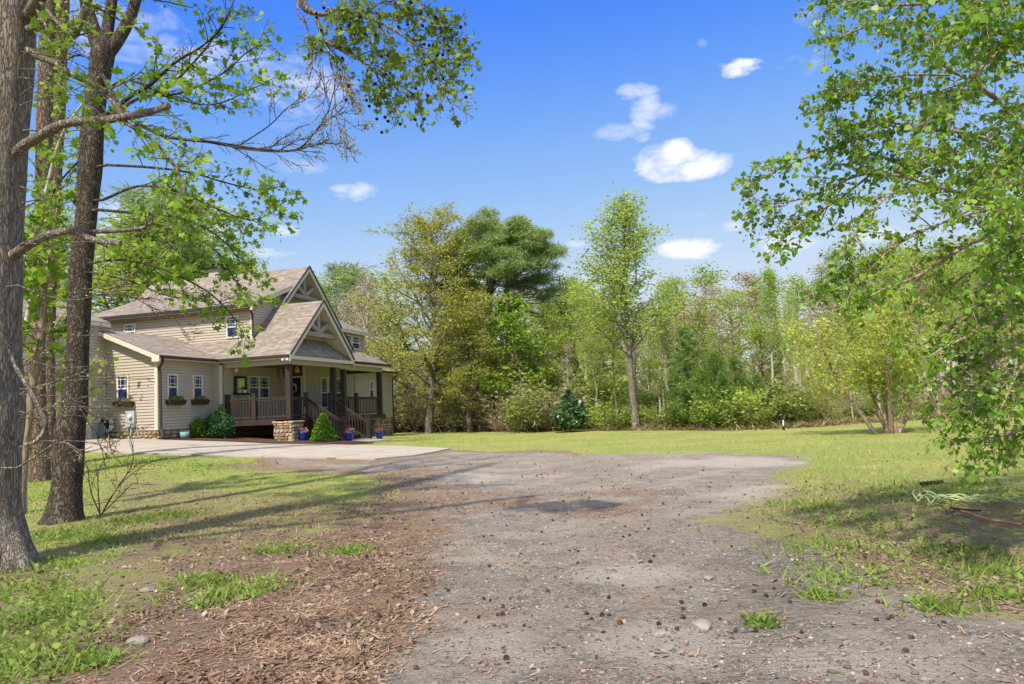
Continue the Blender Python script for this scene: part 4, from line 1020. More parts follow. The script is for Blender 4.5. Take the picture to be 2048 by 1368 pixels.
# prototypes for the wood
SP = dict(per=15, spread=.27, size=.088, shape='quad', tilt=.9, step=.28, clear=.22)
protos = []
def wp(seed, h, r0, cb, nl, lim, a, bark, leaf, spec, **k):
    r = wood_tree(seed, h, r0, cb, nl, lim, a, bark, leaf, spec, **k); r['h'] = h; return r
W1 = wp(11, 13, .17, .42, 20, 2.2, .75, BK_PALE, LF_SPRING, SP)
W2 = wp(12, 14, .15, .50, 17, 1.9, .65, BK_PALE, LF_PALEG, dict(SP, size=.085))
W3 = wp(13, 12, .12, .35, 22, 2.1, .8, BK_BROWN, LF_PALEG, dict(SP, clear=.4, size=.08), wig=.09)
W4 = wp(14, 13, .11, .45, 18, 2.2, .6, BK_PALE, LF_RUST, dict(SP, size=.09, per=9, clear=.35), wig=.07)
W5 = wp(15, 12, .14, .25, 24, 2.3, .7, BK_PALE, LF_TWIG, dict(SP, size=.08, per=5, clear=.6), sub=5, wig=.08)
W6 = wp(16, 13, .14, .30, 22, 2.0, .8, BK_BROWN, LF_SPRING, dict(SP, per=17, size=.092, clear=.1), prof=lambda t: (.25 + 1.6 * t * (1 - t)) * 1.4)
W7 = wp(17, 14, .16, .55, 15, 2.4, 1.0, BK_PINE, LF_PINE, dict(per=16, spread=.26, size=.30, shape='blade', tilt=1, step=.45, out=1, zs=.5), trop=.03, name="pine_tree", sub=3)
# young pine: whorls of up-turned boughs
def young_pine(seed, h=5.0):
    root = empty("young_pine"); T_ = Tree(seed); r_ = T_.r
    tr = wander(r_, (0, 0, 0), (0, 0, 1), h, 10, .02, .05); tr[:, 2] *= h / tr[-1, 2]; T_.add(tr, .07, .012)
    for j, z in enumerate(np.linspace(.07, .97, 13)):
        n = r_.integers(5, 8)
        for i in range(n):
            az = i * 6.283 / n + j * .7 + r_.normal(0, .2); p = tr[int(z * 10)] * (1 - (z * 10) % 1) + tr[min(int(z * 10) + 1, 10)] * ((z * 10) % 1)
            L_ = h * .30 * (1 - z) ** .7 * r_.uniform(.7, 1.2) + .15
            q = wander(r_, p, (math.cos(az), math.sin(az), .25), L_, 5, .08, .10); T_.add(q, .018, .006); T_.anchors(q, .3, 1, .12)
            T_.sub(q, .012, 3, L_ * .45, 0, dict(ang=.7, wig=.1, trop=.08, step=.12, lf=.3, nsub=0, ldepth=0))
    T_.finish("young_pine", BK_BROWN, LF_YPINE, dict(per=11, spread=.055, size=.21, shape='blade', tilt=1, out=1), parent=root, nside=5)
    root['h'] = h; return root
YP = young_pine(31); YP2 = young_pine(32)
def shrub(seed, name, rad_, h, nst, leaf, spec, bark, arch=.0):
    root = empty(name); T_ = Tree(seed); r_ = T_.r
    for i in range(nst):
        az = r_.uniform(0, 6.28); a = r_.uniform(.05, .75); L_ = h * r_.uniform(.7, 1.1)
        q = wander(r_, (r_.normal(0, rad_ * .25), r_.normal(0, rad_ * .25), 0), (math.cos(az) * math.sin(a), math.sin(az) * math.sin(a), math.cos(a)), L_, 6, .12, -arch)
        T_.add(q, .014, .004); T_.anchors(q, .2, 1, spec['step']); T_.sub(q, .012, 6, L_ * .45, 0, dict(ang=.8, wig=.15, trop=-arch * .5, step=spec['step'], lf=.1, nsub=0, ldepth=0, rmin=.005))
    T_.finish(name, bark, leaf, spec, parent=root, nside=4); root['h'] = h; return root
SS = dict(per=6, spread=.10, size=.085, shape='quad', tilt=.95, step=.12)
B1 = shrub(41, "shrub", 1.0, 2.0, 20, LF_BUSH, SS, BK_BROWN)
B2 = shrub(42, "shrub", 1.0, 1.8, 22, LF_SPRING, dict(SS, size=.08), BK_BROWN)
B3 = shrub(43, "bramble", 1.1, 2.0, 34, LF_TWIG, dict(SS, per=3, size=.10, shape='blade', out=1), BK_TAN, arch=.12)
B4 = shrub(44, "sapling", .3, 3.0, 7, LF_PALEG, dict(SS, per=3, size=.08, spread=.12), BK_PALE)

edge = [(560, 64), (700, 64), (800, 62), (900, 57), (1024, 50), (1200, 43.5), (1450, 36.5), (1600, 36), (1700, 37.5), (1850, 39), (2048, 40.5), (2400, 43)]
def eD(x): return float(np.interp(x, [e[0] for e in edge], [e[1] for e in edge]))
tops = [(-200, 430), (100, 430), (300, 440), (480, 540), (560, 560), (640, 585), (700, 590), (760, 570), (820, 580), (900, 560), (1000, 560), (1110, 590), (1170, 572), (1215, 575), (1300, 600), (1345, 560), (1400, 555), (1450, 555), (1540, 548), (1600, 545), (1660, 540), (1700, 550), (1800, 525), (1900, 500), (2048, 490), (2300, 480)]
def tY(x): return float(np.interp(x, [e[0] for e in tops], [e[1] for e in tops]))
R = random.Random(99)

GL = {id(W1): ("slender pale trunked tree with bright spring leaves in the wood beyond the lawn", "pale trunked spring trees in the wood"),
      id(W2): ("tall thin tree with a pale yellow green crown in the wood beyond the lawn", "thin pale green trees in the wood"),
      id(W3): ("thin airy tree with sparse pale leaves in the wood beyond the lawn", "airy trees in the wood"),
      id(W4): ("thin tree with rusty new buds in the wood beyond the lawn", "rusty budded trees in the wood"),
      id(W5): ("bare grey twiggy tree in the wood beyond the lawn", "bare twiggy trees in the wood"),
      id(W6): ("fuller brighter green tree in the wood beyond the lawn", "fuller green trees in the wood"),
      id(W7): ("dark evergreen pine standing high in the far wood", "dark pines in the far wood")}
used = set()
def wood(P_, x, D, yt, wide=1.0):
    lab, grp = GL[id(P_)]
    f = None
    if id(P_) not in used: used.add(id(P_)); f = 1
    return place(P_, x, D, ytop=yt + R.choice([-16, -10, -4, 6]), rz=R.uniform(0, 6.28), label=lab, cat="tree", group=grp, h=P_['h'], first=f, wide=wide * R.choice([1.0, 1.2, 1.5, 1.9, 2.3]))
mixw = [W1, W2, W2, W3, W1, W4, W5, W6, W3, W1]
# back rank, middle rank, front rank, then the side behind the house
x = 1085
while x < 2300:
    wood(R.choice(mixw), x, eD(x) + R.uniform(13, 26), tY(x) + R.uniform(-6, 40), 1.35); x += R.uniform(20, 36)
x = 1070
while x < 2250:
    wood(R.choice(mixw), x, eD(x) + R.uniform(3, 11), tY(x) + R.uniform(25, 120), 1.1); x += R.uniform(26, 46)
x = 1090
while x < 2200:
    wood(R.choice([W3, W5, W2, W5, W1, W4]), x, eD(x) + R.uniform(1, 3), tY(x) + R.uniform(90, 190), .9); x += R.uniform(40, 70)
x = 640
while x < 1120:
    wood(R.choice([W5, W3, W5, W6, W2]), x, eD(x) + R.uniform(6, 24), tY(x) + R.uniform(0, 70), 1.3); x += R.uniform(22, 40)
x = -350
while x < 640:
    wood(R.choice([W1, W6, W6, W3]), x, R.uniform(56, 84), tY(x) + R.uniform(-20, 60), 1.5); x += R.uniform(40, 66)
for x, D, yt in ((668, 78, 548), (690, 80, 552), (731, 76, 551), (1678, 52, 533), (1150, 66, 578), (330, 60, 400), (385, 64, 430), (250, 62, 400), (1835, 60, 525)):
    wood(W7, x, D, yt, 1.1)
# trees one can pick out
def unique_tree(P_, x, D, yt, label, cat="tree", wide=1.0, rz=0.5, group=None):
    P_['used'] = 1
    return place(P_, x, D, ytop=yt, rz=rz, label=label, cat=cat, h=P_['h'], first=1, wide=wide, group=group)
tul = wp(51, 15, .15, .30, 34, 4.2, .62, BK_GREY, LF_SPRING, dict(SP, size=.088, per=16, spread=.24, step=.26, clear=.15), trop=.08, sub=5, name="tulip_tree", prof=lambda t: (1.04 - t) ** .7 * (.75 + .5 * t))
unique_tree(tul, 1272, 41.5, 412, "tallest slim tree with ascending limbs and fresh leaves rising above the wood", wide=1.9)
t2 = wp(52, 14, .10, .45, 16, 1.7, .6, BK_GREY, LF_SPRING, dict(SP, clear=.4)); unique_tree(t2, 1236, 42.5, 560, "thin grey trunk standing close left of the tallest slim tree")
fl = wp(53, 13, .15, .40, 26, 2.6, .8, BK_PALE, LF_LIME, dict(SP, size=.10, per=15, clear=.1), name="poplar_tree", prof=lambda t: (1 - t) ** .5 * (.5 + t)); unique_tree(fl, 1548, 38, 545, "pale trunked tree with a rounded bright green crown near the lamp post")
dead = wp(54, 12, .15, .35, 16, 2.2, 1.0, BK_PALE, LF_TWIG, dict(SP, per=1, clear=.9), name="bare_tree"); unique_tree(dead, 1330, 41.5, 640, "bare whitish trunk with short broken limbs at the wood's edge")
# big round-headed pine behind the lawn
def big_pine():
    root = empty("pine_tree"); T_ = Tree(61); r_ = T_.r; h = 17.5
    tr = smooth_path([(0, 0, -.2), (.0, 0, 3), (.25, 0, 6), (.1, .1, 9), (.5, 0, 12), (.9, 0, 15.5)], 20); T_.add(tr, .42, .10)
    t2_ = smooth_path([(.15, 0, 7.2), (1.0, .2, 9.4), (1.5, .3, 11.5), (2.2, .3, 14.8)], 10); T_.add(t2_, .24, .06)
    t3_ = smooth_path([(.2, 0, 8.5), (-.9, .2, 10.5), (-1.5, .2, 12.2), (-1.7, 0, 14.8)], 10); T_.add(t3_, .2, .05)
    clumps = []
    C0 = np.array([.75, 0, 12.3])
    for i in range(135):
        d = r_.normal(0, 1, 3); d /= np.linalg.norm(d)
        if d[2] < -.45: d[2] *= -.6
        k_ = r_.uniform(.62, 1.02); c_ = C0 + d * np.array([4.0, 3.8, 3.9]) * k_
        if c_[2] < 10.9 and abs(c_[0] - .7) < 1.8: continue
        clumps.append(c_)
    for (x_, z_) in ((4.6, 9.3), (5.3, 8.7), (3.6, 9.9), (-3.2, 9.8), (4.4, 10.6), (5.0, 10.0), (-3.6, 11.2), (5.7, 8.2), (4.9, 8.1)): clumps.append(np.array([x_, r_.normal(0, .8), z_]))
    base = np.vstack([tr[11:], t2_[3:], t3_[3:]])
    cp_ = []
    for c_ in clumps:
        q0 = base[np.argmin(np.linalg.norm((base - c_) * np.array([1, 1, 1.0]) - np.array([0, 0, -1.2]), axis=1))]
        mid_ = (q0 + c_) / 2 + r_.normal(0, .25, 3) - np.array([0, 0, .15]); T_.add(smooth_path([q0, mid_, c_], 7), .07, .02)
        n = r_.integers(80, 130); e = r_.normal(0, 1, (n, 3)); e /= np.linalg.norm(e, axis=1, keepdims=True) + 1e-9
        s_ = r_.uniform(.42, .85); P_ = c_ + e * np.array([s_, s_, s_ * .5]) * r_.uniform(.3, 1, n)[:, None] ** .5; cp_.append(P_)
    A = np.concatenate(cp_); T_.an = [A]; T_.ad = [np.repeat(np.array([[0, 0, .5]]), len(A), 0)]
    T_.finish("pine", BK_GREY, LF_PINE, dict(per=8, spread=.10, size=.24, shape='blade', tilt=1, out=1), parent=root, nside=7)
    root['h'] = h; return root
bp = big_pine(); unique_tree(bp, 985, 53, 398, "large dark pine with a broad rounded crown of needle clumps above forked limbs", rz=0.15, wide=1.22)
yt_ = wood_tree(62, 15, .26, .14, 64, 7.2, 1.05, BK_GREY, LF_YEL, dict(per=10, spread=.25, size=.092, shape='quad', tilt=.6, step=.22, clear=.38, zs=.35), wig=.07, sub=6, trop=.03, name="cypress_tree", prof=lambda t: (1.03 - t) ** .55 * (.75 + .35 * t), nsub=5); yt_['h'] = 15
unique_tree(yt_, 856, 51, 450, "broad golden green tree with feathery level boughs left of the dark pine", wide=1.22, rz=2.2)
yt2 = copy_thing(yt_, (0, 0, 0)); place(yt2, 940, 50, ytop=590, rz=4.1, label='lower golden green tree spreading in front of the dark pine', cat='tree', h=15, first=1, wide=1.3)
lm = wood_tree(63, 8, .12, .2, 26, 3.0, .95, BK_BROWN, LF_LIME, dict(per=9, spread=.26, size=.14, shape='oval', tilt=.6, step=.26, clear=.25), name="lime_green_tree", prof=lambda t: (1 - t) ** .5 * (.7 + .3 * t)); lm['h'] = 8
unique_tree(lm, 1056, 48.5, 590, "vivid lime green tree growing in front of the dark pine's trunk", rz=1.0, wide=1.25)
gb = wood_tree(64, 9, .14, .12, 30, 3.6, .8, BK_PALE, LF_TWIG, dict(per=2, spread=.25, size=.09, shape='quad', tilt=1, step=.3, clear=.5), name="bare_tree", sub=7, nsub=5, wig=.1); gb['h'] = 9
unique_tree(gb, 752, 58, 575, "wide grey brown tree still bare of leaves right of the house")
gb2 = copy_thing(gb, (0, 0, 0)); place(gb2, 700, 66, ytop=600, rz=2, label="leafless brownish tree rising just behind the upstairs window", cat="tree", h=9, first=1)
sm_ = shrub(65, "small_tree", .3, 3.2, 12, LF_PALEG, dict(SS, per=4, size=.075, spread=.12), BK_PALE)
unique_tree(sm_, 907, 52, 778, "small pale feathery sapling on the lawn edge in front of the brush", cat="sapling")
yb = shrub(66, "yellow_green_shrub", .7, 3.4, 16, LF_YEL, dict(SS, per=8, size=.12, shape='blade', spread=.14), BK_BROWN, arch=.05)
unique_tree(yb, 1020, 50.2, 752, "drooping yellow green evergreen bough clump under the dark pine", cat="shrub")
iv = wood_tree(67, 6, .3, .05, 26, 1.3, .7, BK_BROWN, LF_TWIG, dict(per=5, spread=.2, size=.12, shape='blade', tilt=1, step=.2, out=1), name="ivy_covered_trunk"); iv['h'] = 6
unique_tree(iv, 962, 51, 690, "trunk smothered in brown dead vines below the dark pine", cat="tree trunk")
# magnolia
def magnolia():
    root = empty("magnolia_tree"); T_ = Tree(71); r_ = T_.r; T_.add(wander(r_, (0, 0, 0), (0, 0, 1), 2.2, 6, .03), .05, .01)
    n = 5200; z = r_.random(n) ** .9; th = r_.uniform(0, 6.28, n); lump = 1 + .16 * np.sin(th * 3 + z * 14) + .12 * np.sin(th * 7 - z * 23)
    rad_ = 1.02 * np.sin(np.clip(z * 1.0 + .12, 0, 1) * math.pi) ** .62 * (1 - z * .42) * lump * r_.uniform(.45, 1, n) ** .4
    P_ = np.stack([rad_ * np.cos(th), rad_ * np.sin(th), .30 + z * 2.15], 1)
    link("crown", leaves_mesh("crown", P_, .15, r_, 'oval', .8, dirs=np.stack([np.cos(th), np.sin(th), np.ones(n) * .6], 1)), root, [LF_MAG])
    for i in range(16):
        az = i * 2.4; T_.add(wander(r_, (0, 0, .3 + i * .1), (math.cos(az), math.sin(az), .5), .7, 3, .1), .015, .005)
    link("trunk", fast_mesh("trunk", *(lambda V_, F_: (V_, [F_]))(*tube_arrays(T_.small, 6)), smooth=True), root, [BK_BROWN]); root['h'] = 2.45; return root
mg_ = magnolia(); unique_tree(mg_, 1141, 43.2, 783, "small glossy dark magnolia alone on the lawn before the brush", cat="tree")
mul = sheet("mulch_ring", [(mg_.location.x + .95 * math.cos(t_), mg_.location.y + .8 * math.sin(t_)) for t_ in np.linspace(0, 6.28, 18, endpoint=False)], [M_MULCH], .03, 0, .5); tag(mul, "brown mulch ring under the small magnolia", "mulch", kind='structure')
# multi-stemmed feathery tree on the right lawn
def multi_stem():
    root = empty("multi_stem_tree"); T_ = Tree(72); r_ = T_.r
    stems = [((-.35, 0, 0), (-.85, .1, 1.0), (-1.45, .2, 2.4), (-1.9, 0, 3.7)), ((.02, 0, 0), (-.15, .2, .9), (-.45, .3, 2.4), (-.8, .2, 4.3)), ((.10, .15, 0), (.22, .3, .6), (.15, .5, 2.0), (.3, .8, 4.4)),
             ((.22, -.1, 0), (.12, -.2, .9), (.10, -.3, 2.2), (.6, -.4, 4.3)), ((.32, 0, 0), (.8, .1, .8), (1.2, .2, 2.0), (1.9, .2, 3.5)), ((.05, -.1, 0), (-.1, -.5, 1.4), (-.4, -1.0, 2.8), (-.6, -1.4, 3.9))]
    for s_ in stems:
        q = smooth_path(s_, 10); T_.add(q, .075, .02)
        T_.sub(q, .05, 16, 2.1, 1, dict(ang=.8, wig=.12, trop=.0, step=.13, lf=.1, nsub=6, ldepth=1, f0=.36, rmin=.006))
    T_.finish("multi", BK_TAN, LF_FERN, dict(per=8, spread=.17, size=.075, shape='quad', tilt=.8, zs=.7), parent=root, nside=7); root['h'] = 5.0; return root
mst = multi_stem(); g = GR(1775, 867); mst.location = tuple(g); tag(mst, "feathery yellow green tree with five splayed stems on the right lawn", "tree"); mst.scale = (1.2, 1.2, 1.04)
ys = shrub(73, "yellow_tree", .8, 5.2, 16, LF_YEL, dict(SS, per=7, size=.10, shape='blade', spread=.16), BK_TAN); unique_tree(ys, 1662, 36.0, 622, "upright yellowish tree at the wood's edge left of the splayed tree", wide=.75)
# young pines, shrubs and brush along the edge
used2 = set()
def edge_plant(P_, x, D, yt, label, cat, group, wide=1.0):
    f = None
    if id(P_) not in used2: used2.add(id(P_)); f = 1
    return place(P_, x, D, ytop=yt, rz=R.uniform(0, 6.28), label=label, cat=cat, group=group, h=P_['h'], first=f, wide=wide)
for i, (x, yt, w_, dd) in enumerate([(1390, 655, 1.1, .5), (1358, 725, 1.0, .5), (1442, 705, 1.1, .4), (1415, 740, 1.1, .2), (1418, 715, 1.1, 2.2), (1448, 706, 1.2, 2.4), (1478, 716, 1.2, 2.2), (1432, 762, 1.3, 1.6), (1500, 752, 1.2, 1.8), (1520, 748, 1.1, 1.5), (1545, 775, 1.1, 1.2), (1404, 775, 1.3, 1.3), (1470, 775, 1.3, 1.2), (1186, 790, 1.2, 1.5), (1216, 792, 1.2, 1.2), (1325, 760, 1.0, 2.5), (1600, 790, 1.0, 2.0)]):
    edge_plant([YP, YP2][i % 2], x, eD(x) + dd, yt, "young green pine in the thicket at the wood's edge", "pine", "young pines at the wood's edge", w_ * .85)
for i in range(34):
    x = 1085 + i * 15.5 + R.uniform(-8, 8)
    if 1092 < x < 1190: continue
    if x > 1600: break
    edge_plant(R.choice([B1, B1, B2, B3]), x, eD(x) + R.uniform(.2, 1.6), R.choice([776, 800, 815, 830, 842]) + R.uniform(-8, 8) - (x - 1400) * .02, "tangled shrub along the lawn edge", "shrub", "shrubs along the lawn edge", R.uniform(1.2, 1.9))
for i in range(26):
    x = 775 + i * 13.5 + R.uniform(-6, 6)
    edge_plant(R.choice([B3, B3, B3, B1]), x, eD(x) - R.uniform(0, 2), (R.choice([738, 765, 785, 805]) if x < 905 else R.choice([770, 795, 815, 835])), "dry brown brush tangled along the lawn edge right of the house", "brush", "dry brush right of the house", R.uniform(1.1, 1.7))
for i in range(46):
    x = 1080 + i * 24 + R.uniform(-9, 9)
    edge_plant(R.choice([B4, B3, B1, B3, B2, B4]), x, eD(x) + R.uniform(3, 8), R.uniform(745, 800), "leafy sapling in the shade of the wood", "sapling", "saplings in the wood", R.uniform(1.3, 2.0))
for i in range(26):
    x = 1590 + i * 24 + R.uniform(-8, 8)
    edge_plant(R.choice([B1, B2, B3]), x, eD(x) + R.uniform(1, 4), R.uniform(800, 822) - (x - 1700) * .03, "low leafy shrub at the foot of the wood behind the right lawn", "shrub", "shrubs behind the right lawn", R.uniform(1.0, 1.7))
for i in range(22):
    x = 700 + i * 18 + R.uniform(-6, 6)
    edge_plant(R.choice([B4, B1, B3, B2]), x, eD(x) + R.uniform(2, 8), R.uniform(700, 780), "sapling growing behind the brush right of the house", "sapling", "saplings right of the house", R.uniform(1.3, 2.0))
# far wood that reads as one mass
r_ = np.random.default_rng(5); n = 130000
th = r_.uniform(-62, 75, n) * math.pi / 180; dd = r_.uniform(74, 120, n); hz = r_.random(n) ** 1.1 * (9.5 + 3 * np.sin(th * 14) + 2 * np.sin(th * 37))
x_ = dd * np.sin(th); y_ = dd * np.cos(th)
ok = ~((x_ < -15) & (y_ < 60)); x_, y_, hz = x_[ok], y_[ok], hz[ok]
P_ = np.stack([x_, y_, H(x_, y_) + hz], 1)
o = link("distant_woods", leaves_mesh("distant_woods", P_, .42, r_, 'quad', .9), None, [leaf_mat("far_wood_leaf", [(.18, .22, .08), (.32, .36, .12), (.46, .46, .20)], .35, patch=.06)])
tag(o, "hazy mass of distant woods seen through the trunks", "woods", kind='stuff')
# tall straw grass fringe at the wood's foot
n = 26000; xx = r_.uniform(1180, 2300, n); De = np.array([eD(v) for v in xx]) + r_.normal(0, .45, n); dx = (xx - 1024) / 1500 * De
P_ = np.stack([dx, De, H(dx, De)], 1)
o = link("straw_grass", leaves_mesh("straw_grass", P_, .42, r_, 'blade', .25, dirs=np.repeat(np.array([[0, 0, 2.2]]), n, 0)), None, [leaf_mat("straw_blade", [(.30, .22, .12), (.46, .36, .20), (.34, .36, .12)], .2, patch=.5)])
tag(o, "fringe of dry straw coloured grass along the foot of the wood", "grass", kind='stuff')
# ------------------------------------------------------------------ the near trees
def lp(pts, D0, D1, n=None):
    """limb traced through photo positions with distance running from D0 to D1"""
    m = len(pts); P_ = [PX(x, y, D0 + (D1 - D0) * i / (m - 1)) for i, (x, y) in enumerate(pts)]
    return smooth_path(P_, n or max(8, m * 4))
def trunk_path(pts, D):     # (x centre, y, radius)
    return np.array([PX(x, y, D) for x, y, r in pts]), np.array([r for x, y, r in pts])
def dense(P_, rr_, n):
    t = np.linspace(0, 1, len(P_)); q = np.linspace(0, 1, n); S = smooth_path(P_, n); return S, np.interp(q, t, rr_)
def knobbly(T_, P_, rr_, n=70, amp=.03, seed=0):
    S, r = dense(P_, rr_, n); z = np.linspace(0, 1, n); r = r * (1 + amp * np.sin(z * 31 + seed) + amp * .7 * np.sin(z * 67 + seed * 2)); T_.big.append((S, r))
TW = dict(ang=.85, wig=.12, trop=-.02, step=.060, lf=.15, nsub=4, ldepth=1, rmin=.0035, lr=.45)
TWB = dict(ang=.6, wig=.09, trop=.03, step=.45, lf=.2, nsub=6, ldepth=-1, rmin=.0048, lr=.5, bud=1)

# great grey trunk at the left edge
root = empty("oak_tree", (0, 0, 0), 0, "huge furrowed grey trunk cut by the left edge with two sawn off limbs", "tree")
T_ = Tree(101); g0 = GR(8, 1128)
P_, r_ = trunk_path([(-8, 1145, .47), (-16, 1100, .40), (-24, 1040, .365), (-27, 960, .35), (-26, 900, .35), (-19, 800, .37), (-24, 700, .345), (-22, 600, .34), (-17, 500, .335), (-8, 300, .335), (4, 150, .33), (14, 0, .335), (25, -200, .32), (20, -500, .28), (0, -900, .22), (-40, -1400, .14)], 8.95)
P_[0][2] = min(P_[0][2], g0[2] - .12); knobbly(T_, P_, r_, 120, .022)
for (dx, dy, l) in ((.75, -.25, .2), (.3, -.75, .2), (-.3, -.8, .2), (-.8, 0, .2)):
    b0 = np.array([P_[0][0] + dx * .2, P_[0][1] + dy * .2, .30]); b1 = np.array([P_[0][0] + dx * .50, P_[0][1] + dy * .50, .04]); b2 = b1 + np.array([dx * l, dy * l, -.16])
    T_.big.append((smooth_path([b0, b1, b2], 10), np.linspace(.20, .03, 10)))
def snap(q, axis, lim):
    """run the limb's foot into the trunk's axis when it starts near it"""
    A, _ = dense(axis, np.zeros(len(axis)), 200); i = int(np.argmin(np.linalg.norm(A - q[0], axis=1)))
    if np.linalg.norm(A[i] - q[0]) < lim: return np.vstack([A[i][None], q])
    return q
def cutlimb(T_, pts, D0, D1, r0, r1):
    q = lp(pts, D0, D1, 26); T_.big.append((q, np.linspace(r0, r1, 26) * (1 + .05 * np.sin(np.arange(26) * 1.9)))); e = q[-1]; d = q[-1] - q[-2]; d /= np.linalg.norm(d)
    T_.big.append((np.array([e - d * .001, e + d * .004]), np.array([r1, .001])))
cutlimb(T_, [(25, 312), (50, 290), (75, 275), (130, 247), (210, 240), (290, 226), (338, 212)], 8.9, 8.2, .068, .036)
cutlimb(T_, [(20, 515), (50, 494), (75, 480), (110, 466), (150, 463), (185, 479), (241, 487)], 8.9, 8.3, .062, .030)
for pts, D0, D1, a, b_, n, L_, P2 in (
    ([(150, 463), (230, 462), (285, 456), (300, 447), (330, 450), (365, 465)], 8.5, 8.2, .03, .008, 8, .5, TW),
    ([(55, 100), (80, 115), (115, 128), (150, 152), (200, 178), (235, 215), (252, 245), (300, 275), (335, 312), (362, 355), (380, 400), (420, 430)], 8.9, 8.0, .045, .008, 16, .9, TW),
    ([(60, 260), (100, 262), (150, 240), (210, 230)], 8.9, 9.3, .014, .005, 5, .4, TWB),
    ([(60, 60), (100, 45), (140, 75), (170, 20), (190, -40)], 8.9, 8.8, .06, .04, 5, .6, TW),
    ([(60, 30), (90, -20), (150, -80), (300, -160)], 8.9, 7.5, .09, .02, 14, 1.4, TW),
    ([(50, 890), (75, 880), (90, 845), (60, 780), (30, 730), (0, 640)], 8.5, 8.6, .028, .022, 0, .4, TWB),
    ([(35, 935), (60, 920), (105, 890), (130, 885), (160, 900), (185, 893)], 8.6, 8.0, .012, .004, 2, .3, TWB),
    ([(35, 570), (90, 590), (150, 600), (210, 585), (260, 575)], 8.7, 7.9, .008, .003, 4, .4, TWB)):
    q = snap(lp(pts, D0, D1), P_, .7); T_.add(q, a, b_, big=a > .03)
    if n: T_.sub(q, a * .8, n, L_, 1, P2)
for k in range(26):
    y0 = R.uniform(40, 900); q = wander(T_.r, PX(40, y0, 8.7), (1, R.uniform(-.6, .3), R.uniform(-.3, .5)), R.uniform(.5, 1.5), 6, .14, -.03); T_.add(q, .008, .003); T_.sub(q, .006, 4, .35, 0, TWB)
T_.finish("oak", BK_GREY, LF_MAPLE, dict(per=1, spread=.05, size=.072, shape='star', tilt=.6, droop=.5), parent=root, nside=6)
print('oak leaves', T_.nleaf)

# dark trunk with three forks
root = empty("maple_tree", (0, 0, 0), 0, "dark rough trunk with a swelling halfway, forking in three, standing in front of the garage", "tree")
T_ = Tree(102); D2 = 13.2; s_ = D2 / 1500
P_, r_ = trunk_path([(124, 1046, 45*s_), (128, 1025, 35*s_), (135, 960, 27.5*s_), (138, 900, 27.5*s_), (140, 860, 28*s_), (146, 825, 27.5*s_), (152, 780, 21.5*s_), (155, 700, 20.5*s_), (158, 640, 22*s_), (160, 560, 22*s_), (170, 460, 19.5*s_), (177, 380, 22*s_), (181, 320, 24*s_), (186, 240, 20*s_), (196, 170, 21*s_), (206, 105, 24*s_), (208, 85, 20*s_)], D2)
P_[0][2] -= .06; knobbly(T_, P_, r_, 150, .03, 2)
for (dx, dy) in ((.8, -.3), (-.9, -.2), (.1, -1), (.5, .8)):
    c0 = P_[0]; T_.big.append((smooth_path([c0 + [dx*.1, dy*.1, .3], c0 + [dx*.28, dy*.28, .1], c0 + [dx*.55, dy*.55, -.04]], 8), np.linspace(.16, .03, 8)))
for pts, a, b_ in (([(205, 110), (190, 70), (175, 20), (165, -60), (150, -250), (150, -600)], .155, .06), ([(208, 100), (215, 60), (224, 0), (235, -90), (250, -300), (230, -700)], .12, .05), ([(212, 110), (235, 80), (258, 40), (272, 0), (300, -90), (360, -300), (380, -650)], .13, .05)):
    q = lp(pts, D2, D2 + .3, 30); T_.add(q, a, b_, big=True); T_.sub(q[10:], .06, 14, 2.6, 1, dict(TW, step=.16, nsub=5))
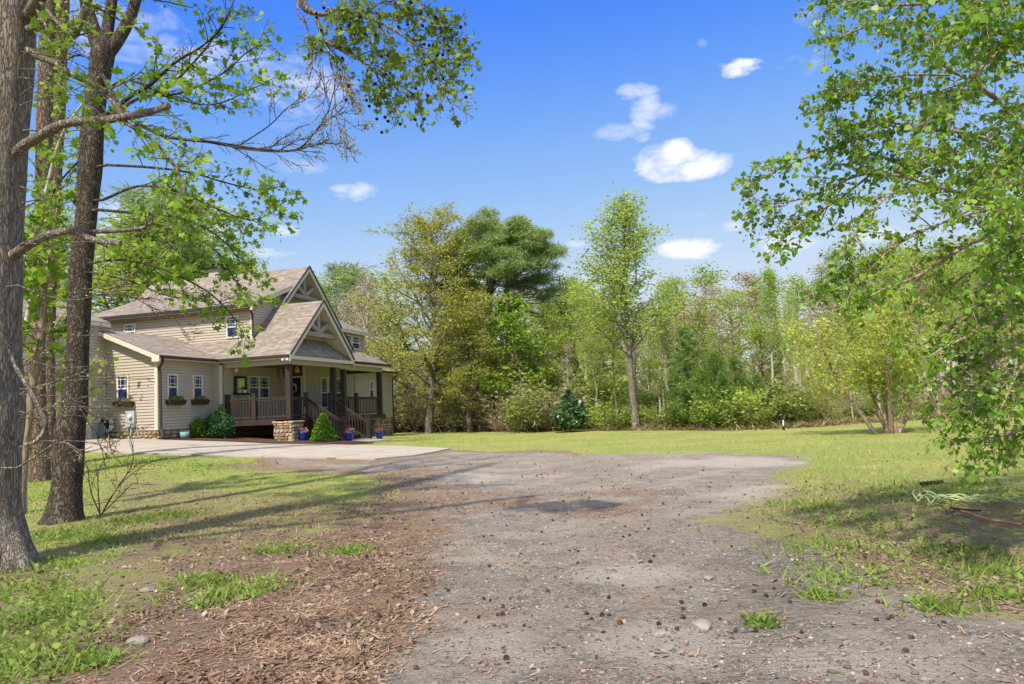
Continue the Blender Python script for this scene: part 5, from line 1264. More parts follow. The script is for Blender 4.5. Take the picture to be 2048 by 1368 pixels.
for pts, D0, D1, a, b_, n, L_, P2 in (
    ([(205, 150), (235, 205), (262, 238), (330, 272), (420, 284), (520, 298), (590, 300), (625, 270), (655, 225), (668, 180)], 13, 11, .04, .005, 22, 1.1, TWB),
    ([(430, 285), (500, 300), (580, 303), (650, 285), (700, 300)], 11.8, 11, .014, .004, 12, .7, TWB),
    ([(480, 290), (540, 250), (575, 215), (610, 200), (640, 170)], 11.6, 11, .012, .003, 9, .6, TWB),
    ([(212, 230), (265, 190), (300, 170), (350, 125), (400, 95), (440, 60), (468, 10)], 13, 12, .045, .006, 16, 1.0, TW),
    ([(215, 240), (270, 200), (330, 180), (400, 110), (450, 40), (480, -30)], 13, 12.2, .035, .006, 12, .9, TWB),
    ([(215, 330), (300, 335), (380, 345), (450, 365), (520, 380), (565, 372)], 13, 12, .028, .005, 17, 1.0, TW),
    ([(205, 400), (280, 372), (360, 385), (440, 420), (500, 440), (548, 425)], 13, 12, .028, .005, 17, 1.0, TW),
    ([(198, 420), (260, 425), (330, 430), (400, 450), (450, 485), (478, 520), (497, 545)], 13, 12, .03, .005, 20, 1.0, TW),
    ([(190, 525), (250, 520), (330, 540), (410, 580), (455, 620), (480, 655), (498, 690)], 13, 11.6, .026, .004, 18, .75, TW),
    ([(330, 440), (345, 520), (365, 580), (395, 610)], 12.6, 12.2, .016, .005, 7, .6, TW),
    ([(350, 455), (430, 500), (470, 560), (500, 590), (535, 602)], 12.6, 11.6, .016, .004, 14, .55, TW),
    ([(185, 545), (260, 562), (330, 590), (400, 602), (440, 612)], 13, 12.4, .018, .004, 12, .7, TWB),
    ([(183, 590), (250, 590), (300, 612), (350, 640), (372, 665)], 13, 12.4, .014, .004, 9, .6, TWB),
    ([(180, 480), (230, 500), (290, 530), (340, 560)], 13, 12.6, .02, .004, 12, .8, TW),
    ([(210, 180), (260, 160), (340, 190), (440, 150), (500, 100), (545, 90)], 13, 12, .03, .005, 18, 1.0, TW),
    ([(320, 190), (420, 210), (500, 180), (560, 150)], 12.6, 11.8, .016, .004, 12, .8, TW),
    ([(208, 140), (160, 110), (110, 140), (90, 200)], 13.2, 13.6, .03, .006, 12, 1.0, TW),
    ([(195, 300), (150, 330), (110, 380), (95, 430)], 13.2, 13.8, .03, .006, 12, 1.0, TW),
    ([(162, 812), (190, 835), (215, 862), (222, 900), (240, 925), (262, 940)], 13, 12.4, .016, .004, 4, .5, TWB),
    ([(160, 815), (185, 860), (205, 905), (212, 955)], 13, 12.6, .014, .004, 3, .5, TWB),
    ([(170, 905), (210, 895), (240, 880), (275, 858), (310, 848)], 12.9, 12, .008, .003, 3, .4, TWB)):
    q = snap(lp(pts, D0, D1), P_, .75); T_.add(q, a, b_, big=a > .03); T_.sub(q, a * .8, int(n * (1.3 if P2 is TW else 1)), L_, 1, P2)
an_l = len(T_.an)
T_.finish("maple", BK_DARK, LF_MAPLE, dict(per=1, spread=.05, size=.082, shape='star', tilt=.7, droop=.6), parent=root, nside=5)
print('maple leaves', T_.nleaf)

def plain_trunk(name, label, pts, D, bark, leaf, seed, crown, cat="tree", spec=None):
    root = empty(name, (0, 0, 0), 0, label, cat); T_ = Tree(seed); P_, r_ = trunk_path(pts, D); g_ = float(H(P_[0][0], P_[0][1])); P_[0][2] = g_ - .1
    knobbly(T_, P_, r_, 60, .02, seed)
    for (f0, n, L_, P2) in crown:
        k = int(f0 * (len(P_) - 1)); T_.sub(smooth_path(P_[k:], 20), .05, n, L_, 1, P2)
    T_.finish(name, bark, leaf, spec or dict(per=2, spread=.08, size=.13, shape='star', tilt=.7, droop=.4), parent=root, nside=5)
    return root
s_ = 20 / 1500
plain_trunk("pine_tree", "reddish brown pine trunk just right of the huge grey trunk", [(80, 950, 21*s_), (79, 900, 17*s_), (74, 760, 15*s_), (76, 600, 15*s_), (85, 450, 16*s_), (88, 300, 15*s_), (91, 150, 15*s_), (97, 0, 14*s_), (105, -300, 12*s_), (110, -700, 6*s_)], 20, BK_PINE, LF_SPRING, 103, [(.15, 24, 1.6, dict(TW, step=.3)), (.7, 20, 3.0, dict(TW, step=.3))])
s_ = 22 / 1500
plain_trunk("pine_tree", "dark bluish pine trunk close left of the forked dark trunk", [(98, 930, 16*s_), (97, 850, 13*s_), (97, 700, 11.5*s_), (101, 560, 12*s_), (108, 400, 12*s_), (116, 250, 12.5*s_), (122, 100, 12.5*s_), (126, 0, 12*s_), (134, -300, 10*s_), (140, -700, 5*s_)], 22, BK_PINE, LF_SPRING, 104, [(.1, 16, 1.6, dict(TW, step=.3)), (.7, 20, 3.0, dict(TW, step=.3))])
s_ = 14.5 / 1500
plain_trunk("leaning_tree", "slim tan trunk leaning right behind the huge grey trunk", [(42, 1012, 9*s_), (45, 960, 8*s_), (52, 880, 8*s_), (62, 800, 8*s_), (72, 740, 7*s_), (80, 690, 7*s_), (86, 620, 6*s_), (92, 560, 5*s_), (105, 480, 4*s_), (120, 380, 3*s_)], 14.5, BK_TAN, LF_MAPLE, 105, [(.4, 16, 1.3, TW)])
plain_trunk("leaning_tree", "pale smooth limb like trunk crossing behind the huge grey trunk", [(46, 1010, 9*s_), (40, 900, 8*s_), (36, 800, 7*s_), (34, 740, 7*s_), (40, 690, 7*s_), (56, 640, 7*s_), (63, 590, 6*s_), (68, 540, 5*s_), (80, 440, 4*s_), (120, 280, 3*s_), (170, 200, 2*s_)], 14.8, BK_PALE, LF_MAPLE, 106, [(.5, 14, 1.3, TW)])
# small leafless sapling at the foot of the dark trunk
root = empty("bare_sapling", (0, 0, 0), 0, "leafless sapling spreading thin stems beside the dark forked trunk", "sapling"); T_ = Tree(107)
for pts in ([(200, 1030), (197, 990), (196, 950), (205, 925), (230, 900)], [(202, 1030), (225, 990), (255, 955), (300, 925), (345, 912)], [(203, 1028), (235, 975), (262, 935), (266, 900), (258, 868), (262, 845)], [(200, 1028), (182, 985), (176, 940), (172, 925)], [(203, 1028), (232, 1000), (262, 970), (275, 965), (270, 948)]):
    q = lp(pts, 13.0, 12.6); T_.add(q, .012, .004); T_.sub(q, .006, 6, .45, 0, dict(TWB, step=.16))
T_.finish("bare_sapling", BK_DARK, LF_MAPLE, dict(per=1, spread=.03, size=.06, shape='oval', tilt=.8), parent=root, nside=5)
# overhanging sweetgum limb, grown from a trunk outside the left edge
root = empty("sweetgum_tree", (0, 0, 0), 0, "sweetgum limb with star leaves and hanging seed balls arching down from the top", "tree"); T_ = Tree(108)
tb = np.array([-8.6, 5.0, float(H(-8.6, 5.0)) - .1]); tr = smooth_path([tb, tb + [0, 0, 3], tb + [.2, .1, 6], tb + [.3, .3, 9], tb + [.3, .4, 13]], 40); T_.big.append((tr, np.linspace(.33, .12, 40)))
arm = smooth_path([tb + [.2, .1, 6.2], tb + [2.5, .9, 7.2], PX(470, -330, 7.6), PX(560, -150, 7.9), PX(603, 0, 8), PX(632, 28, 8)], 40); T_.big.append((arm, np.linspace(.13, .03, 40)))
U = lambda pts: [(540 + x / 4.56, y / 4.56) for x, y in pts]
GW = dict(ang=.8, wig=.12, trop=-.03, step=.036, lf=.1, nsub=4, ldepth=1, rmin=.003, lr=.5, flat=1.0)
balls = []
for pts, a, b_, n, L_, P2 in (
    ([(420, 130), (500, 132), (550, 120), (590, 85), (640, 78), (760, 105), (870, 150), (1030, 220), (1200, 320), (1330, 410), (1430, 530), (1520, 700), (1600, 860), (1680, 1000)], .028, .006, 34, .62, GW),
    ([(420, 130), (440, 210), (470, 300), (510, 370), (600, 430), (740, 490), (860, 580), (960, 650), (1070, 720), (1200, 790), (1350, 880), (1450, 930)], .026, .005, 28, .55, GW),
    ([(510, 370), (540, 480), (560, 600), (590, 690), (590, 850), (600, 1000), (620, 1130), (690, 1230)], .014, .003, 7, .7, TWB),
    ([(600, 1000), (690, 1090), (760, 1150), (850, 1200)], .007, .003, 3, .3, TWB),
    ([(590, 690), (650, 740), (700, 850), (760, 930)], .007, .003, 3, .3, TWB), ([(560, 570), (640, 610), (700, 680), (740, 800), (770, 900), (850, 1010)], .009, .003, 3, .3, TWB),
    ([(250, -20), (258, 140), (320, 200), (350, 300), (385, 460), (385, 600), (430, 670), (530, 710)], .012, .003, 6, .3, TWB),
    ([(870, 140), (930, 80), (1000, 30), (1060, 12), (1200, 40), (1330, 110), (1420, 190), (1560, 240), (1720, 260)], .012, .004, 22, .5, GW),
    ([(650, 0), (690, 90), (740, 200), (770, 270)], .01, .004, 10, .4, GW), ([(1040, 15), (1150, -40), (1300, 0), (1420, 50)], .01, .004, 12, .4, GW),
    ([(470, 0), (520, 60), (560, 110), (620, 250), (660, 330)], .01, .004, 10, .4, GW),
    ([(1330, 410), (1420, 440), (1560, 450), (1700, 500), (1790, 540)], .01, .004, 16, .42, GW), ([(1200, 320), (1350, 370), (1430, 290), (1520, 200), (1680, 160)], .01, .004, 12, .36, GW),
    ([(800, 530), (830, 500), (920, 470), (1040, 520), (1160, 570), (1250, 610)], .009, .004, 14, .38, GW), ([(960, 650), (1000, 740), (1050, 850), (1120, 960), (1190, 1060)], .01, .004, 18, .38, GW),
    ([(1430, 530), (1540, 560), (1640, 660), (1720, 780)], .01, .004, 14, .38, GW), ([(470, 300), (400, 360), (370, 420)], .008, .003, 9, .3, GW), ([(900, 620), (880, 740), (960, 850), (980, 930)], .007, .003, 8, .25, GW)):
    q = lp(U(pts), 8, 7.8); T_.add(q, a, b_); T_.sub(q, a * .7, n, L_, 1, P2)
    if P2 is GW:
        for k in range(int(n * .55)): balls.append(q[T_.r.integers(2, len(q))] + T_.r.normal(0, .16, 3) - [0, 0, .03])
for k in range(5):
    az = k * 2.4; q = wander(T_.r, tr[28 + k], (math.cos(az), math.sin(az), .3), R.uniform(2, 3.6), 6, .1, 0); T_.add(q, .05, .01); T_.sub(q, .03, 7, 1.3, 1, dict(TW, step=.14, nsub=4))
T_.finish("sweetgum", BK_GREY, LF_GUM, dict(per=1, spread=.03, size=.047, shape='star', tilt=.75, droop=.2), parent=root, nside=5)
print('gum leaves', T_.nleaf)
M_BALL = noisy("seed_ball", (.02, .012, .01), (.06, .035, .025), 60, .9, .4, 120)
def ball_mesh(name, r, spikes, seed, sub=2, zs=1.0):
    bm = bmesh.new(); bmesh.ops.create_icosphere(bm, subdivisions=sub, radius=r); r_ = random.Random(seed)
    for v in bm.verts: v.co *= 1 + (r_.random() - .3) * spikes; v.co.z *= zs
    me = bpy.data.meshes.new(name); bm.to_mesh(me); bm.free(); return me
bmesh_ball = ball_mesh("seed_ball", .0165, .45, 4); bmesh_ball.materials.append(M_BALL)
for p in balls[:130]:
    o = bpy.data.objects.new("seed_ball", bmesh_ball); COL.objects.link(o); o.parent = root; o.location = tuple(p)

# redbud on the right, trunk outside the frame
root = empty("redbud_tree", (0, 0, 0), 0, "leafy tree with heart shaped leaves leaning in over the right side", "tree"); T_ = Tree(109)
tb = np.array([8.3, 8.3, float(H(8.3, 8.3)) - .1])
tr = smooth_path([tb, tb + [-.1, 0, 1.2], tb + [-.2, .1, 2.6], tb + [-.2, .2, 4.2], tb + [0, .1, 6.4], tb + [.2, 0, 8.5]], 40); T_.big.append((tr, np.linspace(.24, .07, 40)))
HW = dict(ang=.75, wig=.12, trop=-.035, step=.030, lf=.08, nsub=4, ldepth=1, rmin=.003, lr=.5, flat=.9)
def hang_on(q0, k):      # start a limb on the trunk
    z = q0[2]; i = int(np.argmin(np.abs(tr[:, 2] - (z - .35)))); return tr[i]
LB = [([(2100, -160), (1980, -60), (1880, 0), (1760, 10), (1690, 2), (1630, 8)], 7.2), ([(2100, 100), (1980, 60), (1880, 45), (1780, 45), (1700, 65), (1650, 95)], 8.0), ([(2150, 20), (2060, 20), (1990, 18), (1950, 0), (1880, -30)], 7.0),
      ([(2150, 320), (2040, 250), (1985, 190), (1910, 145), (1830, 95), (1760, 50), (1700, 20)], 8.2), ([(2000, 205), (1930, 170), (1850, 190), (1760, 190), (1680, 195), (1620, 222)], 8.0), ([(1900, 150), (1820, 150), (1740, 160), (1690, 165), (1660, 182)], 7.6),
      ([(2150, 360), (2050, 320), (1950, 270), (1850, 260), (1760, 265), (1680, 290), (1600, 320), (1545, 345), (1507, 368)], 7.8), ([(1850, 262), (1760, 240), (1700, 250), (1660, 255)], 7.6),
      ([(2150, 500), (2045, 445), (1990, 415), (1930, 390), (1870, 372), (1800, 352), (1720, 350), (1640, 385), (1570, 405), (1520, 410), (1484, 432)], 7.8), ([(1740, 350), (1690, 390), (1630, 430), (1580, 460), (1555, 490)], 7.6), ([(1870, 372), (1790, 385), (1740, 430), (1700, 480), (1690, 505)], 7.4),
      ([(1990, 415), (1900, 440), (1830, 470), (1780, 500), (1730, 550), (1700, 590), (1690, 622)], 7.2), ([(1900, 440), (1800, 480), (1720, 545), (1660, 560), (1640, 572)], 7.4), ([(2140, 470), (2060, 450), (1980, 470), (1900, 510), (1840, 550), (1790, 570), (1745, 590), (1728, 602)], 6.8),
      ([(2150, 600), (2050, 560), (1990, 590), (1940, 630), (1890, 660), (1840, 690), (1805, 708)], 7.0), ([(2150, 650), (2060, 610), (2000, 640), (1940, 670), (1880, 700), (1835, 730)], 6.6), ([(2150, 700), (2050, 700), (1980, 720), (1920, 745), (1860, 765), (1800, 785)], 7.2),
      ([(2150, 800), (2050, 790), (2000, 790), (1950, 805), (1905, 830), (1870, 848)], 6.8), ([(2050, 790), (1990, 820), (1930, 845), (1893, 872)], 6.6), ([(2140, 850), (2060, 852), (2020, 865), (1985, 880), (1955, 905), (1930, 925)], 6.6),
      ([(2150, 180), (2060, 200), (1980, 260), (1900, 310), (1840, 330), (1790, 320)], 8.6), ([(2150, 420), (2080, 400), (2000, 350), (1920, 330), (1860, 300), (1800, 300)], 7.0), ([(2150, 120), (2080, 130), (2010, 120), (1940, 100), (1870, 90), (1800, 110)], 8.8),
      ([(2150, 560), (2080, 540), (2020, 530), (1950, 540), (1890, 580), (1850, 620)], 7.8), ([(2140, 640), (2080, 660), (2010, 690), (1950, 730), (1910, 780)], 8.0), ([(2100, 250), (2050, 290), (2000, 330), (1960, 380), (1900, 420)], 6.4), ([(2130, 760), (2070, 750), (2010, 760), (1960, 790), (1930, 820)], 7.8),
      ([(2100, 60), (2040, 90), (1990, 110), (1900, 200), (1860, 240)], 6.2), ([(2150, 500), (2080, 490), (2030, 500), (1990, 540), (1960, 600)], 6.2), ([(1960, 290), (1880, 310), (1800, 320), (1740, 310), (1700, 330)], 8.2),
      ([(2120, -60), (2050, -30), (1980, 20), (1920, 60), (1860, 80)], 6.0), ([(2140, 350), (2080, 370), (2030, 420), (1990, 470)], 6.0), ([(2140, 690), (2090, 700), (2040, 740), (2010, 800), (1990, 850)], 6.2)]
for pts, D in LB:
    q = lp(pts, D + .6, D - .2)
    if pts[0][0] > 2090: q = np.vstack([smooth_path([hang_on(q[0], 0), (hang_on(q[0], 0) + q[0]) / 2 + [0, 0, .15], q[0]], 8)[:-1], q])
    T_.add(q, .035 if pts[0][0] > 2090 else .014, .004); Ll = np.linalg.norm(q[-1] - q[0]); T_.sub(q, .02, int((9 + Ll * 7) * (.5 if pts[-1][1] > 600 else 1.1)), .56, 1, dict(HW, f0=.12)); T_.anchors(q, .5, 1, .04)
for k in range(16):
    az = k * 2.4; q = wander(T_.r, tr[22 + k], (math.cos(az), math.sin(az), .45), R.uniform(1.6, 3.0), 6, .1, 0); T_.add(q, .04, .01); T_.sub(q, .03, 8, 1.2, 1, dict(HW, step=.09))
T_.finish("redbud", BK_TAN, LF_HEART, dict(per=1, spread=.03, size=.041, shape='heart', tilt=.75, droop=.55), parent=root, nside=5)
print('redbud leaves', T_.nleaf)

# undergrowth left behind the trunks
for i, (x, D, yt) in enumerate(((60, 24, 830), (30, 22, 790), (88, 27, 850), (110, 26.5, 815), (60, 30, 700), (-60, 20, 640), (15, 28, 660))):
    edge_plant([B2, B4, YP, B2][i % 4], x, D, yt, "green undergrowth sapling in the gap between the left trunks", "sapling", "undergrowth between the left trunks", 1.1)

# ------------------------------------------------------------------ plants by the house
def round_shrub(name, loc, rx, ry, rz, n, size, m_, seed, label, cat, zc=None):
    t = empty(name, loc, 0, label, cat); leaf_blob("foliage", [m_], t, n, rx, ry, rz, (0, 0, zc or rz * .95), size, seed, .35)
    T_ = Tree(seed); 
    for i in range(9): T_.add(wander(T_.r, (T_.r.normal(0, rx * .1), T_.r.normal(0, ry * .1), 0), (T_.r.normal(0, .5), T_.r.normal(0, .5), 1), rz * 1.3, 5, .1), .018, .006)
    link("stems", fast_mesh("stems", *(lambda V_, F_: (V_, [F_]))(*tube_arrays(T_.small, 5)), smooth=True), t, [BK_TAN]); return t
g = hw(3.15, -.75, 0); g = np.array([g[0], g[1], float(H(g[0], g[1]))])
round_shrub("shrub", g, .78, .62, .58, 3600, .065, M_SHRUB, 301, "rounded dark green shrub on the mulch left of the porch railing", "shrub")
g2 = hw(3.95, -1.1, 0); round_shrub("shrub", (g2[0], g2[1], float(H(g2[0], g2[1]))), .5, .42, .42, 1800, .085, LF_MAPLE, 302, "low bright green shrub tucked left of the rounded one", "shrub")
g3 = hw(3.5, -.1, 0); round_shrub("shrub", (g3[0], g3[1], float(H(g3[0], g3[1]))), .28, .25, .75, 700, .085, LF_MAPLE, 303, "upright green shoots rising behind the rounded shrub", "shrub")
def stick_plant(px_, py_, n, h, label):
    g = GR(px_, py_); root = empty("cut_shrub", g, 0, label, "shrub"); mb = MB(); r_ = random.Random(px_)
    for i in range(n):
        a = r_.uniform(0, 6.28); s = r_.uniform(.1, .5); hh_ = h * r_.uniform(.6, 1)
        mb.tube([(.05 * math.cos(a), .05 * math.sin(a), -.02), (.1 * math.cos(a), .1 * math.sin(a), hh_ * .5), (s * math.cos(a) * hh_, s * math.sin(a) * hh_, hh_)], [.02, .016, .01], 5)
    mb.build("stems", BK_TAN, root, smooth=True)
stick_plant(492, 870, 10, .62, "clump of bare tan cut stems in the mulch under the porch")
g = GR(537, 872); root = empty("bare_shoot", g, 0, "single thin bare shoot curving up in the mulch under the porch", "plant"); mb = MB(); mb.tube([(0, 0, 0), (.05, 0, .2), (.16, 0, .34), (.24, 0, .36)], .007, 4); mb.build("stem", BK_PALE, root)

# path at the foot of the steps
pth = [hw(a, b_, 0)[:2] for a, b_ in ((-1.5, 1.75), (-1.5, 4.0), (-3.0, 3.9), (-3.0, 1.6))]
o = sheet("path", pth, [M_CONC], .03, .06, .5); tag(o, "small pale concrete landing at the foot of the porch stairs", "path", kind='structure')
# lamp post beyond the lawn
g = GR(1568, 850); g = PX(1567, 850, 33.5); g[2] = float(H(g[0], g[1])); t = empty("yard_hydrant", g, 0, "black post with a white tag and small crossarm by the wood's edge", "post")
mb = MB(); mb.lathe((0, 0, 0), [(.05, 0), (.05, .12), (.032, .16), (.028, .95), (.02, .98), (0, .98)], 10); mb.build("pole", M_BLACK, t)
mb = MB(); mb.bar((-.16, 0, .86), (.08, 0, .92), .03, .04); mb.build("handle", M_BLACK, t); mb = MB(); mb.box(-.05, .0, -.07, -.045, .2, .45); mb.build("tag", M_WHITE, t)
# vine and wood scraps on the right grass
M_VINE = noisy("green_vine", (.28, .34, .12), (.50, .52, .26), 8)
def gl(pts, up=.02, r=.012): 
    q = np.array([GR(x, y) for x, y in pts]); q[:, 2] += up; return smooth_path(q, len(pts) * 5)
root = empty("vine_heap", (0, 0, 0), 0, "loose coil of pale green vines lying on the grass at the right", "vines"); mb = MB(); V8 = lambda P_: [(1780 + x / 7.642, 960 + y / 7.642) for x, y in P_]
r_ = random.Random(6)
for pts in ([(2040, 380), (1700, 370), (1400, 340), (1000, 340), (800, 320), (600, 280), (450, 255), (360, 268), (340, 310), (430, 370), (520, 350)], [(1400, 350), (900, 345), (700, 330), (560, 280), (420, 270), (370, 300), (420, 350), (600, 340)], [(2040, 400), (1500, 380), (1100, 370), (850, 360), (650, 310), (500, 300), (460, 340)], [(1380, 440), (1200, 425), (1000, 445), (900, 450), (760, 380), (560, 330), (400, 290)], [(1300, 330), (1000, 330), (800, 350), (640, 400), (560, 380), (480, 300)], [(1700, 390), (1450, 350), (1300, 335), (1100, 330)]):
    q = gl(V8(pts), .03); q[:, 2] += np.abs(np.sin(np.arange(len(q)) * .35 + r_.random() * 6)) * .07; mb.tube(q, .013, 5)
mb.build("stems", M_VINE, root, smooth=True)
for nm, pts, r0, m_, lab in (("stick", [(1100, 500), (1230, 540), (1400, 600), (1560, 640), (1720, 665), (2040, 715)], .016, noisy("orange_stick", (.45, .16, .08), (.62, .30, .18), 12), "long reddish stick lying on the grass below the vine heap"), ("stick", [(920, 450), (1100, 470), (1300, 490), (1400, 490)], .012, M_DARK, "short dark stick tucked under the vine heap"), ("branch", [(460, 80), (540, 68), (640, 58), (720, 52), (800, 42)], .03, BK_DARK, "dark weathered piece of bark lying on the lawn beyond the vines")):
    mb = MB(); mb.tube(gl(V8(pts), .02), r0, 6); o = mb.build(nm, m_, None, smooth=True); tag(o, lab, nm)
# ------------------------------------------------------------------ loose ground cover (real geometry, tiny pieces)
r_ = np.random.default_rng(77)
def scatter(n, dmin, dmax, a0=-42, a1=42, pw=1.0):
    u = r_.random(n) ** pw; D = dmin * (dmax / dmin) ** u; a = np.radians(r_.uniform(a0, a1, n)); return D * np.sin(a), D * np.cos(a)
def flat_leaves(name, x, y, size, shape, tilt, mat_, up=.012, dirz=None):
    P_ = np.stack([x, y, ground_z(x, y) + up], 1); d = None
    if dirz is not None: d = np.stack([r_.normal(0, .35, len(x)), r_.normal(0, .35, len(x)), np.full(len(x), dirz)], 1)
    return link(name, leaves_mesh(name, P_, size, r_, shape, tilt, dirs=d), None, [mat_])
def keep(x, y, w): k_ = r_.random(len(x)) < w; return x[k_], y[k_]
# grass blades
x, y = scatter(330000, 2.8, 27); g_, s_, d_, k_ = gmasks(x, y); lush = fbm(x, y, .55, 4, 21); tuf = fbm(x, y, 3.0, 3, 33)
w = np.clip((1 - g_) * (1 - s_ * 1.5), 0, 1) * np.clip((lush - .34) * 3.2, .05, 1) * np.clip((tuf - .30) * 3, 0.05, 1)
x, y = keep(x, y, w)
LF_GRASS = leaf_mat("grass_blade", [(.20, .23, .035), (.36, .38, .07), (.55, .52, .16)], .35, patch=.7)
o = flat_leaves("grass", x, y, .042, 'blade', .4, LF_GRASS, -.005, 1.1); tag(o, "short patchy grass blades growing round the gravel", "grass", kind='stuff'); print('grass', len(x))
# coarser turf further out
x, y = scatter(150000, 11, 46, -38, 40, .8); g_, s_, d_, k_ = gmasks(x, y); ok_ = (g_ < .3); x, y = x[ok_], y[ok_]
ins_ = np.maximum(inside(dp, x, y), inside(mb_, x, y)); x, y = x[ins_ < 0], y[ins_ < 0]
xl_ = (x - O0[0]) * math.cos(YAW) - (y - O0[1]) * math.sin(YAW); yl_ = (x - O0[0]) * math.sin(YAW) + (y - O0[1]) * math.cos(YAW); ok_ = ~((xl_ < .3) & (yl_ > -3.8) & (yl_ < 16)); x, y = x[ok_], y[ok_]
LF_TURF = leaf_mat("turf_blade", [(.26, .29, .06), (.42, .42, .11), (.64, .60, .24)], .3, patch=.35)
o = flat_leaves("turf", x, y, .075, 'blade', .5, LF_TURF, -.01, .8); tag(o, "mown turf of the wide lawn", "grass", kind='stuff'); print('turf', len(x))
# bright clumps of taller green weeds
cl = [(30,1180,.7,.45),(100,1240,.45,.5),(50,1290,.6,.45),(30,1340,.5,.5),(140,1200,.3,.4),(450,1172,.55,.20),(400,1160,.3,.15),(500,1178,.3,.12),(175,1320,.2,.15),(110,1130,.6,.35),(200,1080,.5,.3),(60,1080,.9,.4),(255,1040,.6,.3),(20,1240,.6,.5),(140,1070,.6,.3),(330,1030,.6,.2),(700,1100,.3,.12),(560,1095,.4,.12),(1985,1190,.25,.14),(1885,1215,.22,.12),(1640,1190,.12,.08),(1680,1150,.5,.1),(1650,1090,.6,.12),(1990,1140,.6,.14),(1840,980,1.2,.12),(1960,990,1.2,.12),(1525,1240,.1,.06),(1700,1040,1.0,.12),(280,925,1.2,.16),(400,935,1.5,.14),(70,1000,1.6,.4),(90,960,1.6,.4),(420,1200,.2,.1),(1620,1010,.6,.10),(1900,1100,.5,.1)]
cx_, cy_, ch_ = [], [], []
for (px_, py_, rr2, hh_) in cl:
    g = GR(px_, py_); n = int(900 * rr2 ** .9 + 110); q = r_.normal(0, rr2 * .55, (n, 2)); cx_.append(g[0] + q[:, 0]); cy_.append(g[1] + q[:, 1]); ch_.append(np.full(n, hh_))
cx_, cy_, ch_ = map(np.concatenate, (cx_, cy_, ch_))
P_ = np.stack([cx_, cy_, ground_z(cx_, cy_) - .005], 1); ss = ch_ * .42
me = leaves_mesh("weeds", P_, .10, r_, 'blade', .45, dirs=np.stack([r_.normal(0, .5, len(P_)), r_.normal(0, .5, len(P_)), np.full(len(P_), 1.0)], 1))
LF_WEED = leaf_mat("weed_leaf", [(.12, .19, .035), (.25, .35, .06), (.42, .50, .13)], .4, patch=.9)
o = link("weeds", me, None, [LF_WEED]); tag(o, "clumps of brighter taller green weeds at the feet of the trees", "weeds", kind='stuff')
P2 = P_[::3].copy(); P2[:, 2] += r_.random(len(P2)) * ch_[::3] * .25
o = link("weed_leaves", leaves_mesh("weed_leaves", P2, .035, r_, 'oval', .7), None, [LF_WEED]); tag(o, "small leafy weeds mixed into the green clumps", "weeds", kind='stuff')
# dead leaves, needles, stones
x, y = scatter(80000, 2.8, 22); g_, s_, d_, k_ = gmasks(x, y); w = np.clip(s_ * 1.4 + .06 + (1 - g_) * .3 * (fbm(x, y, 1.1, 3, 8) > .5), 0, 1); x, y = keep(x, y, w * np.clip((fbm(x, y, 1.6, 3, 12) - .36) * 4, .06, 1))
LF_DEAD = leaf_mat("dead_leaf", [(.09, .055, .037), (.26, .17, .115), (.52, .42, .31)], .1, rough=.8, patch=2.0)
o = flat_leaves("fallen_leaves", x, y, .031, 'oval', .42, LF_DEAD); tag(o, "scattered brown fallen leaves", "leaves", kind='stuff'); print('dead', len(x))
x, y = scatter(260000, 2.6, 15); g_, s_, d_, k_ = gmasks(x, y); x, y = keep(x, y, np.clip(s_ * 1.2 + .05, 0, 1) * np.clip((fbm(x, y, 2.2, 3, 14) - .34) * 4, .08, 1))
LF_NEED = leaf_mat("fallen_needle", [(.13, .07, .04), (.32, .185, .11), (.54, .40, .27)], .0, rough=.8, patch=2.0)
o = flat_leaves("pine_straw", x, y, .07, 'blade', .16, LF_NEED, .008); tag(o, "reddish pine straw lying over the ground", "pine straw", kind='stuff'); print('straw', len(x))
x, y = scatter(60000, 2.6, 17); g_, s_, d_, k_ = gmasks(x, y); x, y = keep(x, y, np.clip(g_ * (1 - .5 * s_), 0, 1) * np.clip((fbm(x, y, .9, 3, 18) - .33) * 3.4, .05, 1))
bm = bmesh.new(); bmesh.ops.create_icosphere(bm, subdivisions=1, radius=1); iv_ = np.array([v.co[:] for v in bm.verts]); if_ = np.array([[v.index for v in f.verts] for f in bm.faces]); bm.free()
n = len(x); sz = np.exp(r_.normal(-5.05, .48, n)).clip(.003, .03); jit = r_.uniform(.7, 1.25, (n, 12, 3)); V_ = iv_[None] * jit * (sz[:, None] * np.array([1, 1, .6]))[:, None, :]
a_ = r_.uniform(0, 6.28, n); ca_, sa_ = np.cos(a_)[:, None], np.sin(a_)[:, None]; V2 = V_.copy(); V2[..., 0] = V_[..., 0] * ca_ * 1.3 - V_[..., 1] * sa_; V2[..., 1] = V_[..., 0] * sa_ * 1.3 + V_[..., 1] * ca_
V2 += np.stack([x, y, ground_z(x, y) + sz * .25], 1)[:, None, :]
me = fast_mesh("gravel_stones", V2.reshape(-1, 3), [(if_[None] + (np.arange(n) * 12)[:, None, None]).reshape(-1, 3)], rnd=np.repeat(r_.random(n), 12))
m = mat("loose_stone"); b = NB(m); c = b.ramp(b.attr('rnd'), [(0, (.09, .08, .07)), (.4, (.22, .19, .16)), (.8, (.32, .275, .23)), (1, (.43, .385, .33))]); b.out(c, .85, .2)
o = link("gravel_stones", me, None, [m]); tag(o, "loose grey and tan gravel stones on the drive", "gravel", kind='stuff')
